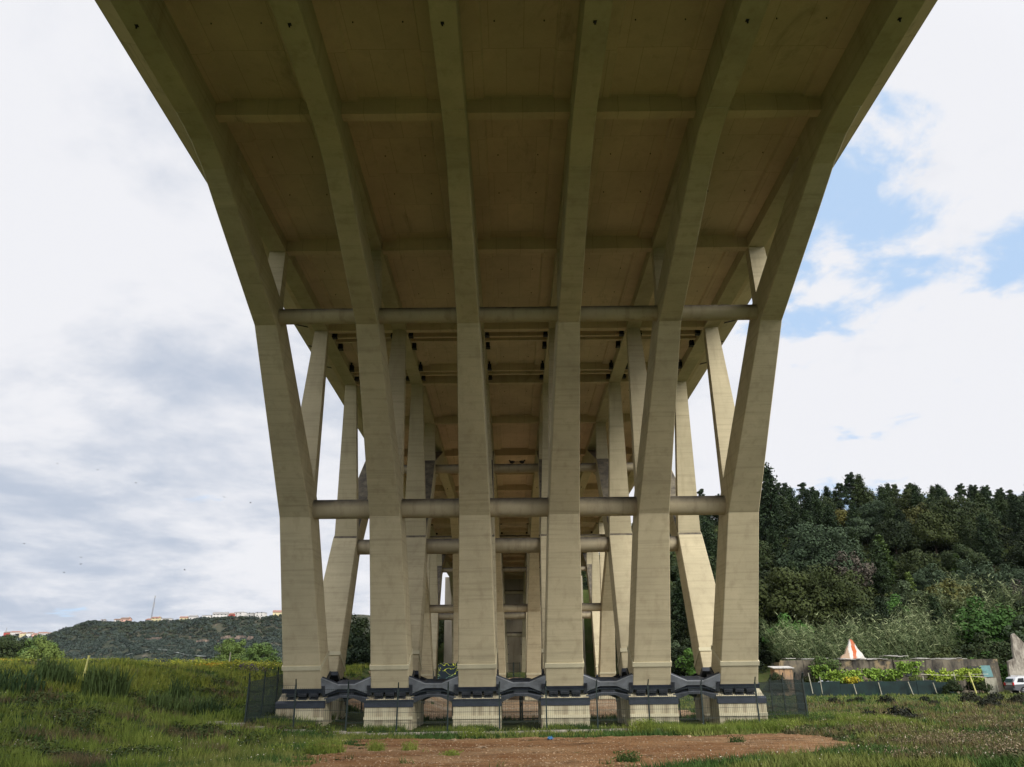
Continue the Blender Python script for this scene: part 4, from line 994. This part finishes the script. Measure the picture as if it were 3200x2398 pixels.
# ruined gables
def gable(name, pts, loc, mat, label, th=.35):
    b = MB(); k = len(pts); v = [(x, -th / 2, z) for x, z in pts] + [(x, th / 2, z) for x, z in pts]
    b.add(v, [tuple(range(k)), tuple(range(k, 2 * k))[::-1]] + [(i, k + i, k + (i + 1) % k, (i + 1) % k) for i in range(k)])
    e = empty(name, loc); tag(e, label, 'ruin'); link('wall', fix_normals(b.mesh('wall', mat)), e); return e
def gable_mat():
    m = M('painted_gable', .9); sx = m.N.new('ShaderNodeSeparateXYZ'); m.L.new(m.pos((1, 1, 1), True), sx.inputs[0])
    nx = m.noise(1.5, 4, .6, (1, 1, 1), True)
    a = m.N.new('ShaderNodeMath'); a.operation = 'ADD'; m.L.new(sx.outputs[0], a.inputs[0]); m.L.new(m.mul(nx, .7), a.inputs[1])
    c = m.mix(m.ramp(a.outputs[0], .02, .1), (.36, .25, .17), (.60, .58, .54))
    c = m.mix(m.mul(m.ramp(a.outputs[0], .42, .48), m.ramp(a.outputs[0], .95, .88)), c, (.50, .12, .04))
    c = m.mix(m.ramp(m.noise(2.5, 5, .7, (1, 1, .5), True), .5, .66, 0, .7), c, (.30, .26, .20))
    return m.col(c).m
gable('ruined_gable', [(-2.1, -3), (2.0, -3), (2.0, -.1), (1.45, .35), (1.3, .75), (.85, 1.3), (.65, 1.7), (.3, 2.35), (.05, 2.45), (-.15, 1.9), (-.55, 1.3), (-.75, .8), (-1.2, .55), (-1.5, .15), (-2.1, -.1)], (40.5, 99.5, 4.2), gable_mat(),
      'broken gable end painted white and rust orange standing above the shed')
gable('ruined_gable', [(-1.6, -3.5), (3.6, -3.5), (3.6, 0), (2.6, .7), (1.9, 1.1), (1.2, 1.9), (.7, 2.5), (.2, 3.1), (-.1, 2.9), (-.2, 2.0), (-.35, 1.2), (-.4, .3), (-1.2, 0)], (58.7, 97, 3.9), stained('old_gable', (.34, .31, .26), (.13, .11, .09), 1.6, .9),
      'weathered grey gable end at the right edge above the parked car')
# vines on their frame
def vine(cx_, cy_, L_, n, label, z0=1.3, z1=2.4, mat=F_VINE):
    g = GW(cx_, cy_); e = empty('vine', (cx_, cy_, g)); tag(e, label, 'plant')
    n = int(n * .6); k = int(n / 60); c = np.c_[rng.uniform(-L_ / 2, L_ / 2, k), rng.normal(size=k) * .3, rng.uniform(z0, z1, k)]; c = np.repeat(c, 60, 0)
    p = c + rng.normal(size=c.shape) * [.24, .2, .15]; link('leaves', poly_mesh('leaves', leaf_quads(p, unit(rng.normal(size=p.shape) + [0, -.3, .7]), .13, .8), 4, mat), e)
    b = MB()
    for x in np.arange(-L_ / 2 + .3, L_ / 2, 1.4): b.cyl((x, 0, -.2), (x + .1, 0, z1 - .2), .035, .02, 6); b.cyl((x + .1, 0, z1 - .3), (x + .9, 0, z1 - .1), .02, .015, 5)
    link('stem', b.mesh('stem', BARK), e)
vine(34.0, 93.6, 1.6, 900, 'separate yellow-green vine at the left end of the plot', 2.0, 3.0)
vine(37.0, 93.6, 3.6, 3000, 'yellow-green vine below the painted gable')
vine(41.2, 93.8, 3.2, 2600, 'yellow-green vine in the middle of the plot', 1.6, 2.6)
vine(44.0, 93.6, 2.2, 1900, 'tall yellow-green vine right of the middle of the plot', 1.8, 3.2)
vine(48.8, 93.2, 6.0, 4600, 'long spreading yellow-green vine on white rails', 1.4, 2.4)
vine(37.2, 93.0, 1.2, 500, 'patch of yellow flowering vine over the green screen', 1.2, 1.7, foliage('yellow_vine', (.40, .34, .03), (.48, .42, .05)))
# green screen fence with white props
SCR = plain('green_screen_cloth', (.005, .017, .016), .8, 0, .6, 1)
e = empty('screen_fence', (31.5, 92, GW(31.5, 92))); tag(e, 'dark green cloth screen fence with pale props in front of the vines', 'fence')
for i in range(8):
    x0 = i * 2.1; x1 = x0 + 2.08; b = MB(); h_ = 1.35 + rng.uniform(-.16, .12); z0 = GW(31.5 + x0, 92) - GW(31.5, 92)
    b.box(((x0 + x1) / 2, rng.uniform(-.04, .04), z0 + h_ / 2 - .1), (x1 - x0, .04, h_ + .2)); link('cloth_panel', b.mesh('cloth_panel', SCR), e)
b = MB()
for i in range(9): b.box((i * 2.1, .06, .8), (.07, .07, 1.8))
link('post', b.mesh('post', FPOST), e)
PALE = plain('pale_wood', (.36, .34, .26), .8)
PALEY = plain('yellow_post', (.55, .52, .18), .7)
def pole(x, y, dx_, dz_, z0, r, label, mat=PALE, nm='post'):
    b = MB(); b.cyl((0, 0, z0 - .3), (dx_, 0, z0 + dz_), r, r * .9, 8); b.cyl((dx_ * .98, 0, z0 + dz_ * .97), (dx_, 0, z0 + dz_ + .02), r * 1.25, r * 1.25, 8)
    o = link(nm, b.mesh(nm, mat), None, (x, y, GW(x, y))); tag(o, label, 'post'); return o
for i, (x, dx_, dz_, z0, nth) in enumerate([(37.3, -.22, .95, .15, 'first'), (40.0, -.2, 1.15, .15, 'second'), (43.4, -.35, 1.1, .2, 'third'), (46.0, -.25, 1.0, .15, 'fourth')]):
    pole(x, 91.7, dx_, dz_, z0, .05, 'pale leaning prop against the green screen, %s from the left' % nth, PALE, 'prop')
pole(50.2, 91.5, -.45, 2.2, 0, .07, 'tall yellowish leaning post under the long vine', PALEY)
pole(48.4, 91.8, -.15, 1.9, .3, .04, 'thin white post left of the tall yellowish post')
pole(31.2, 88, -.2, 1.7, .6, .05, 'short white post beside the fig tree and the right fence')
pole(32.2, 88, -.05, 1.3, .6, .04, 'lower white stick right of the short white post')
b = MB(); b.box((0, 0, 0), (7.2, .06, .06), np.array(Matrix.Rotation(R(3), 3, 'Y'))); b.box((1.6, 0, .12), (4.5, .06, .05)); b.box((-3.4, 0, -1.2), (.06, .06, 2.4)); b.box((3.4, 0, -1.4), (.06, .06, 2.4))
o = link('vine_rail', b.mesh('vine_rail', PALE), None, (48.6, 92.6, GW(48, 92) + 1.85)); tag(o, 'pale horizontal rails carrying the long vine', 'rail')
# small junk: box with turquoise lid, white tarp
e = empty('cabinet', (53.2, 94, GW(53.2, 94))); tag(e, 'pale cabinet with a turquoise sheet on top beside the parked car', 'cabinet')
b = MB(); b.box((0, 0, .75), (1.25, .8, 1.8)); link('body', b.mesh('body', stained('cab', (.36, .35, .28), (.15, .14, .1))), e)
b = MB(); b.box((-.1, -.1, 2.35), (1.05, .08, 1.25), np.array(Matrix.Rotation(R(-14), 3, 'X'))); link('sheet', b.mesh('sheet', plain('turquoise_sheet', (.06, .15, .15), .6)), e)
b = MB()
for i in range(5): b.box((i * .35, rng.uniform(-.1, .1), .35 + rng.uniform(0, .3)), (.5, .5, .07), np.array(Matrix.Rotation(rng.uniform(-.5, .5), 3, 'Y')))
for x in (0, .7, 1.4): b.box((x, 0, .1), (.08, .08, .9))
o = link('white_tarp', b.mesh('white_tarp', plain('tarp', (.50, .52, .56), .5)), None, (34.0, 93.2, GW(34, 93) + .9)); tag(o, 'crumpled white tarp on stakes under the leftmost vine', 'tarp')
e = empty('garden_shed', (30.6, 95.5, GW(30.6, 95.5))); tag(e, 'small patched brown hut beside the fig tree', 'hut')
b = MB(); b.box((0, 0, 1.4), (2.0, 1.6, 3.0)); link('wall', b.mesh('wall', stained('hut', (.38, .24, .13), (.14, .12, .11), .8)), e)
b = MB(); b.box((0, 0, 2.98), (2.4, 2.0, .08), np.array(Matrix.Rotation(R(6), 3, 'X'))); link('roof', b.mesh('roof', SHEET), e)

# parked estate car ------------------------------------------------------------------
def car(loc, rz):
    e = empty('parked_car', loc, rz); tag(e, 'silver-white off-road car parked side-on at the right edge', 'car')
    W2 = .9
    PW = plain('pearl_paint', (.62, .63, .65), .25, .2, .03, 1, .5); PG = plain('grey_lower_paint', (.09, .093, .10), .3, .4, .05, 1, .5)
    GL = plain('dark_glass', (.012, .014, .018), .08, 0, .1, 1, .6); RB = plain('tyre_rubber', (.018, .018, .018), .8); RM = plain('alloy', (.45, .46, .48), .3, .7)
    def body(prof, w_, mat, name, roundx=.0):
        b = MB(); k = len(prof); rows = [(-w_, .86), (-w_ * .97, .97), (-w_ * .6, 1.0), (w_ * .6, 1.0), (w_ * .97, .97), (w_, .86)]
        v = []
        cz = sum(p[1] for p in prof) / k; cx0 = sum(p[0] for p in prof) / k
        for y, s in rows: v += [(cx0 + (x - cx0) * (.985 + .015 * s), y, cz + (z - cz) * (.9 + .1 * s)) for x, z in prof]
        f = [tuple(range(k)), tuple(range((len(rows) - 1) * k, len(rows) * k))[::-1]]
        for r_ in range(len(rows) - 1): f += [(r_ * k + i, (r_ + 1) * k + i, (r_ + 1) * k + (i + 1) % k, r_ * k + (i + 1) % k) for i in range(k)]
        b.add(v, f); return fix_normals(b.mesh(name, mat, smooth=True))
    lower = [(0, .45), (.06, .95), (1.2, 1.0), (3.3, 1.02), (4.55, .92), (4.78, .75), (4.8, .42), (4.5, .32), (4.2, .32), (4.12, .55), (3.95, .7), (3.75, .74), (3.5, .68), (3.36, .5), (3.32, .32), (1.45, .32), (1.4, .52), (1.25, .68), (1.0, .74), (.78, .68), (.64, .5), (.6, .36), (.2, .36)]
    bd = link('body', body(lower, W2, PG, 'body'), e)
    upper = [(.04, .93), (.10, 1.25), (.42, 1.68), (.7, 1.76), (2.2, 1.80), (2.75, 1.74), (3.55, 1.10), (4.5, 1.0), (4.6, .93)]
    ub = link('cabin', body(upper, W2 - .03, PW, 'cabin'), e)
    for s_ in (-1, 1):
        b = MB()
        for q in ([(.42, 1.18), (.62, 1.58), (1.18, 1.62), (1.2, 1.18)], [(1.27, 1.18), (1.26, 1.62), (2.1, 1.64), (2.12, 1.16)], [(2.19, 1.16), (2.18, 1.64), (2.62, 1.60), (3.15, 1.14)]):
            b.add([(x, s_ * (W2 - .022), z) for x, z in q] + [(x, s_ * (W2 - .05), z) for x, z in q], [(0, 1, 2, 3), (4, 7, 6, 5), (0, 4, 5, 1), (1, 5, 6, 2), (2, 6, 7, 3), (3, 7, 4, 0)])
        link('side_window', fix_normals(b.mesh('side_window', GL)), e)
        b = MB(); b.box((.02, s_ * (W2 - .12), 1.02), (.12, .2, .30)); link('tail_light', b.mesh('tail_light', plain('red_lens', (.35, .01, .01), .2)), e)
        b = MB(); b.box((1.7, s_ * .6, 1.86), (1.9, .05, .04)); b.box((.85, s_ * .6, 1.82), (.06, .05, .08)); b.box((2.55, s_ * .6, 1.80), (.06, .05, .10)); link('roof_rail', b.mesh('roof_rail', RM), e)
        b = MB(); b.box((4.72, s_ * .65, .78), (.14, .36, .16)); link('headlight', b.mesh('headlight', RM), e)
        for x in (1.02, 3.74):
            b = MB(); b.cyl((x, s_ * .66, .37), (x, s_ * .9, .37), .37, n=28); t = link('wheel', b.mesh('wheel', RB, smooth=True), e)
            b = MB(); b.cyl((x, s_ * .87, .37), (x, s_ * .915, .37), .07, n=12)
            for k in range(6):
                a = k * math.pi / 3; b.box((x + .13 * math.cos(a), s_ * .9, .37 + .13 * math.sin(a)), (.2, .03, .05), np.array(Matrix.Rotation(-a, 3, 'Y')))
            b.cyl((x, s_ * .84, .37), (x, s_ * .9, .37), .25, .25, 20); link('rim', b.mesh('rim', RM), t)
    b = MB(); b.box((.10, 0, 1.38), (.05, 1.3, .4), np.array(Matrix.Rotation(R(30), 3, 'Y'))); link('rear_window', b.mesh('rear_window', GL), e)
    b = MB(); b.box((-.02, 0, .5), (.16, 1.7, .22)); link('bumper', b.mesh('bumper', PG), e)
    return e
car((53.9, 91.6, GW(55, 91.6) + .02), 0)

# ------------------------------------------------------------------ left bank posts and far valley
pole(-26.6, 52, .14, 1.15, .2, .065, 'short thick yellow post leaning on the left bank', PALEY)
pole(-26.5, 78, 0.05, 1.2, .1, .06, 'thin white post on the flowery bank near the left rib')
HTOP = ([-700, -640, -576, -540, -500, -427, -371, -280, 200, 600], [2, 22, 43, 60, 72, 71, 74, 77, 80, 60])
def hz(x, y):
    t = np.interp(x, *HTOP); e = ss((y - 690 + 22 * wob(x, y, 60, 3)) / 290.0)
    s = .72 * e + .28 * ss((y - 930) / 45.0)
    return t * s + 2.5 * wob(x, y, 22, 5) * s * (1 - ss((y - 965) / 20)) - 1
def mat_hill(name, a, b_, c_):
    m = M(name, .95, spec=.05); c = m.mix(m.ramp(m.noise(.03, 6, .65), .38, .62), a, b_); c = m.mix(m.ramp(m.noise(.11, 5, .7), .55, .66), c, c_)
    return m.col(c).m
HM = mat_hill('hill_soil', (.030, .038, .026), (.055, .055, .038), (.11, .09, .07))
tag(link('hills', grid('hills', np.arange(-760, 400, 8.0), np.arange(660, 1400, 8.0), hz, HM)), kind='structure')
def hz2(x, y):
    t = np.interp(x, [-1700, -1260, -1017, -800, -600], [112, 108, 110, 112, 100]); return t * (.75 * ss((y - 1500) / 420.) + .25 * ss((y - 1880) / 60.)) + 3 * wob(x, y, 50, 4) - 1
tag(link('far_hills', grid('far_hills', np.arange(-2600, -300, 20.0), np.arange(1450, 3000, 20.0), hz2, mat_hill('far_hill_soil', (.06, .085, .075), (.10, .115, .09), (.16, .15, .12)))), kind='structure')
SCM = foliage('hill_scrub', (.015, .024, .019), (.036, .050, .038), (.07, .085, .07), sc=.05, rand=0)
def bushes(name, n, x0, x1, y0, y1, fz, r0, r1, per, leaf, keep=None):
    x = rng.uniform(x0, x1, n); y = rng.uniform(y0, y1, n); z = fz(x, y); k = z > 1
    if keep is not None: k &= keep(x, y)
    P = np.c_[x, y, z][k]; return scrub_cloud(name, P, rng.uniform(r0, r1, len(P)), per, leaf, SCM)
tag(link('hillside_scrub', bushes('hillside_scrub', 3600, -700, -230, 700, 985, hz, 2.2, 5.2, 60, 0.9, lambda x, y: (wob(x, y, 16, 7) > -.55) | (y > 900))), 'dark bushes covering the hillside far behind the field on the left', 'scrub', kind='stuff')
n = 900; x = rng.uniform(-640, -240, n); y = rng.uniform(935, 985, n); P = np.c_[x, y, hz(x, y) + .5]
tag(link('ridge_scrub', scrub_cloud('ridge_scrub', P, rng.uniform(1.6, 3.4, n), 40, 1.0, foliage('ridge_scrub', (.018, .026, .016), (.035, .045, .025), sc=.05, rand=0))), 'darker thick bushes along the rim of the left hill', 'scrub', kind='stuff')
tag(link('far_scrub', bushes('far_scrub', 1600, -1400, -820, 1500, 2000, hz2, 4, 9, 18, 3.0)), 'bushes on the more distant hill at the far left', 'scrub', kind='stuff')
# valley trees in front of the hill (mass)
n = 1500; x = rng.uniform(-330, -60, n); y = rng.uniform(300, 640, n); k_ = (x / y > -.72) & (x / y < -.2); P = np.c_[x, y, gz(x, y) + 1.0][k_]
tag(link('valley_wood', scrub_cloud('valley_wood', P, rng.uniform(2.5, 4.5, len(P)), 45, .9, foliage('valley_leaves', (.035, .06, .028), (.07, .095, .045), sc=.05, rand=0))), 'band of mixed trees in the valley below the left hill', 'wood', kind='stuff')
# rock outcrops
RK = stained('outcrop', (.24, .18, .14), (.06, .05, .045), .25, 1.0)
def outcrop(x, y, w_, h_, label):
    b = MB(); n = max(3, int(w_ / 4))
    for i in range(n): b.box((-w_ / 2 + w_ * (i + .5) / n, rng.uniform(-1, 1), rng.uniform(-.3, .3) * h_ * .3), (w_ / n * 1.1, 5, h_ * rng.uniform(.6, 1.1)), np.array(Matrix.Rotation(rng.uniform(-.15, .15), 3, 'Y')))
    o = link('rock_outcrop', b.mesh('rock_outcrop', RK), None, (x, y, float(hz(x, y)) + 1.0)); tag(o, label, 'rock'); return o
outcrop(-405, 935, 14, 7, 'small brown rock face below the ridge houses in the middle')
outcrop(-340, 925, 24, 4.5, 'pale striped rock outcrop left of the longer one on the hill')
outcrop(-308, 925, 34, 8, 'long brown striped rock outcrop on the hill near the left rib')
# houses along the ridge
WM = {n_: plain('render_' + n_, c_, .85, 0, .08, .5) for n_, c_ in dict(cream=(.55, .48, .28), white=(.55, .53, .50), pink=(.60, .36, .28), grey=(.36, .35, .33), red=(.40, .07, .06)).items()}
RM_ = {n_: plain('roof_' + n_, c_, .85, 0, .2, .8) for n_, c_ in dict(red=(.25, .135, .10), brown=(.17, .11, .08), grey=(.22, .21, .20)).items()}
WIN = plain('house_window', (.03, .035, .045), .3)
def house(name, x, y, z, w_, d_, h_, rh, wm, rm, label, cat='house', group=None, rz=0.0, storeys=1):
    e = empty(name, (x, y, z), rz); tag(e, label, cat, group)
    b = MB(); b.box((0, 0, h_ / 2 - 2), (w_, d_, h_ + 4))
    if rh: b.add([(-w_ / 2, -d_ / 2, h_), (w_ / 2, -d_ / 2, h_), (w_ / 2, d_ / 2, h_), (-w_ / 2, d_ / 2, h_), (-w_ / 2, 0, h_ + rh - .1), (w_ / 2, 0, h_ + rh - .1)], [(0, 4, 3), (1, 2, 5)])
    link('wall', b.mesh('wall', WM[wm]), e)
    b = MB()
    if rh: b.prism([(-d_ / 2 - .5, h_ - .1), (0, h_ + rh), (d_ / 2 + .5, h_ - .1), (d_ / 2 + .5, h_ + .2), (0, h_ + rh + .35), (-d_ / 2 - .5, h_ + .2)], -w_ / 2 - .4, w_ / 2 + .4)
    else: b.box((0, 0, h_ + .2), (w_ + .6, d_ + .6, .4))
    r_ = link('roof', fix_normals(b.mesh('roof', RM_[rm])), e)
    b = MB(); b.box((w_ * .3, d_ * .1, h_ + rh * .8 + .6), (.8, .8, 1.6)); link('chimney', b.mesh('chimney', WM[wm]), r_)
    for s_ in range(storeys):
        for k in range(max(1, int(w_ / 4))):
            b = MB(); b.box((-w_ / 2 + (k + .5) * w_ / max(1, int(w_ / 4)), -d_ / 2 - .04, 1.6 + s_ * 2.9), (1.4, .12, 1.4)); link('window', b.mesh('window', WIN), e)
    return e
HS = [(-478, 4, 3, 0, 'grey', 'brown', 'small grey block hut alone at the left end of the ridge'),
      (-461, 7, 3, 1.5, 'white', 'brown', 'low house with brown roof, second building from the left on the ridge'),
      (-451, 11, 4, 2.5, 'pink', 'brown', 'pinkish house with a pitched roof on the left part of the ridge'),
      (-421, 8, 3.2, 2, 'white', 'red', 'low house with a red roof just left of the cream house by the mast'),
      (-414, 10, 5.5, 2.2, 'cream', 'red', 'tall cream house with red roof left of the tall mast'),
      (-401, 12, 4.5, 0, 'white', 'grey', 'flat white house right beside the tall mast'),
      (-380, 10, 4.0, 2, 'cream', 'red', 'cream house with red roof just right of the tall mast'),
      (-369, 10, 4.5, 2.2, 'white', 'grey', 'plain white gabled house in the middle of the ridge'),
      (-352, 11, 5.0, 0, 'white', 'grey', 'flat-roofed white house left of the widest house'),
      (-336, 19, 6.0, 3, 'white', 'grey', 'widest white house with a grey pitched roof on the ridge'),
      (-321, 8, 5, 2.2, 'red', 'red', 'dark red house right of the widest house'),
      (-312, 12, 7.5, 0, 'white', 'grey', 'tall flat-roofed white house with open floors on the ridge'),
      (-299, 8, 5.5, 0, 'grey', 'grey', 'small flat grey house right of the tall white one'),
      (-287, 12, 5.5, 0, 'white', 'grey', 'long flat white house left of the cream gabled house'),
      (-266, 13, 5, 3, 'cream', 'red', 'cream house with a low red roof on the right part of the ridge'),
      (-250, 8, 6.5, 2, 'cream', 'red', 'tall narrow yellow house with a red roof near the left rib'),
      (-237, 7, 4, 2, 'cream', 'red', 'small house with an orange-red roof near the left rib'),
      (-223, 14, 7, 2.5, 'white', 'red', 'large white house with red roof beside the left rib')]
for i, (x, w_, h_, rh, wm, rm, lb) in enumerate(HS):
    xx_ = x - 20; house('house', xx_ * .985, 985, float(hz(xx_, 985)) + 2.0, w_ * .9, 9, h_ * .8, rh * .8, wm, rm, lb, group='houses along the left ridge', rz=rng.uniform(-.3, .3), storeys=2 if h_ > 5 else 1)
for i in range(15):
    x = -1215 + i * 17 + rng.uniform(-4, 4); wm = ['white', 'white', 'cream', 'white', 'pink'][i % 5]
    if i == 0: wm = 'red'
    house('house', x, 1990, float(hz2(x, 1990)) + 4, rng.uniform(13, 24), 12, rng.uniform(5, 10), 3, wm, 'red' if i % 3 else 'brown',
          'large red house beside the thin mast on the farthest hill' if i == 0 else 'tiny distant house on the farthest hill, %s right of the red house' % ORD[i - 1], group=None if i == 0 else 'houses on the farthest hill')
house('farmhouse', -215, 480, 1.2, 26, 8, 7.0, 0, 'white', 'grey', 'long white farm building with dark windows below the left hill', storeys=2)
house('farmhouse', -243, 500, 1.5, 14, 8, 6.5, 2, 'cream', 'brown', 'pale farm building behind the tall reed clump')
# masts
def mast(x, y, z, h_, label):
    e = empty('radio_mast', (x, y, z)); tag(e, label, 'mast'); b = MB(); b.box((0, 0, h_ * .12), (2.2, 2.2, h_ * .3)); MT = plain('mast_steel', (.16, .16, .17), .5)
    b = MB()
    for a in range(3):
        t = a * 2.094; c, s = math.cos(t), math.sin(t); b.cyl((c * .9, s * .9, -2), (c * .45 + .9, s * .45, h_), .16, .12, 5)
    for k in range(int(h_ / 2)):
        z0 = k * 2.0; q = z0 / h_; r_ = .9 - .45 * q
        for a in range(3):
            t0 = a * 2.094; t1 = (a + 1) * 2.094; b.cyl((math.cos(t0) * r_ + .9 * q, math.sin(t0) * r_, z0), (math.cos(t1) * r_ + .9 * q, math.sin(t1) * r_, z0 + 2), .08, n=4)
    link('lattice', b.mesh('lattice', MT), e)
    b = MB()
    for zz_, s_ in ((.62, 1.4), (.72, 1.5), (.97, .8)):
        for a in range(3): t = a * 2.094 + .4; b.box((math.cos(t) * s_ * .7 + zz_ * .9, math.sin(t) * s_ * .7, h_ * zz_), (.5, .5, 2.6))
    link('antenna', b.mesh('antenna', plain('antenna_paint', (.4, .4, .4), .5)), e)
mast(-434, 985, 71, 32, 'tall lattice radio mast among the houses on the left ridge')
mast(-1221, 1985, 108, 26, 'thin distant radio mast at the far left edge')
# hillside lane
b = MB(); pts = [(-470 + i * 12, 850 - i * 1.2 + 3 * math.sin(i * .9)) for i in range(20)]
for (xa, ya), (xb, yb) in zip(pts[:-1], pts[1:]):
    za, zb = float(hz(xa, ya)) + 1.9, float(hz(xb, yb)) + 1.9
    b.add([(xa, ya, za), (xb, yb, zb), (xb, yb + 3.2, zb + .9), (xa, ya + 3.2, za + .9)], [(0, 1, 2, 3)])
tag(link('hill_path', b.mesh('hill_path', plain('path_gravel', (.11, .12, .11), .9))), kind='structure')

# ------------------------------------------------------------------ haze
b = MB(); b.box((0, 0, 110), (30000, 30000, 230)); hm = bpy.data.materials.new('haze'); hm.use_nodes = True; nt = hm.node_tree; nt.nodes.remove(nt.nodes['Principled BSDF'])
pv = nt.nodes.new('ShaderNodeVolumePrincipled'); pv.inputs['Color'].default_value = (.80, .88, 1.0, 1); pv.inputs['Density'].default_value = .000022; pv.inputs['Anisotropy'].default_value = .2
nt.links.new(pv.outputs[0], nt.nodes['Material Output'].inputs['Volume'])
tag(link('haze', b.mesh('haze', hm)), kind='stuff', label='thin pale air haze over the valley', cat='haze')

# ------------------------------------------------------------------ render
S.render.engine = 'CYCLES'
print('objects', len(bpy.data.objects))
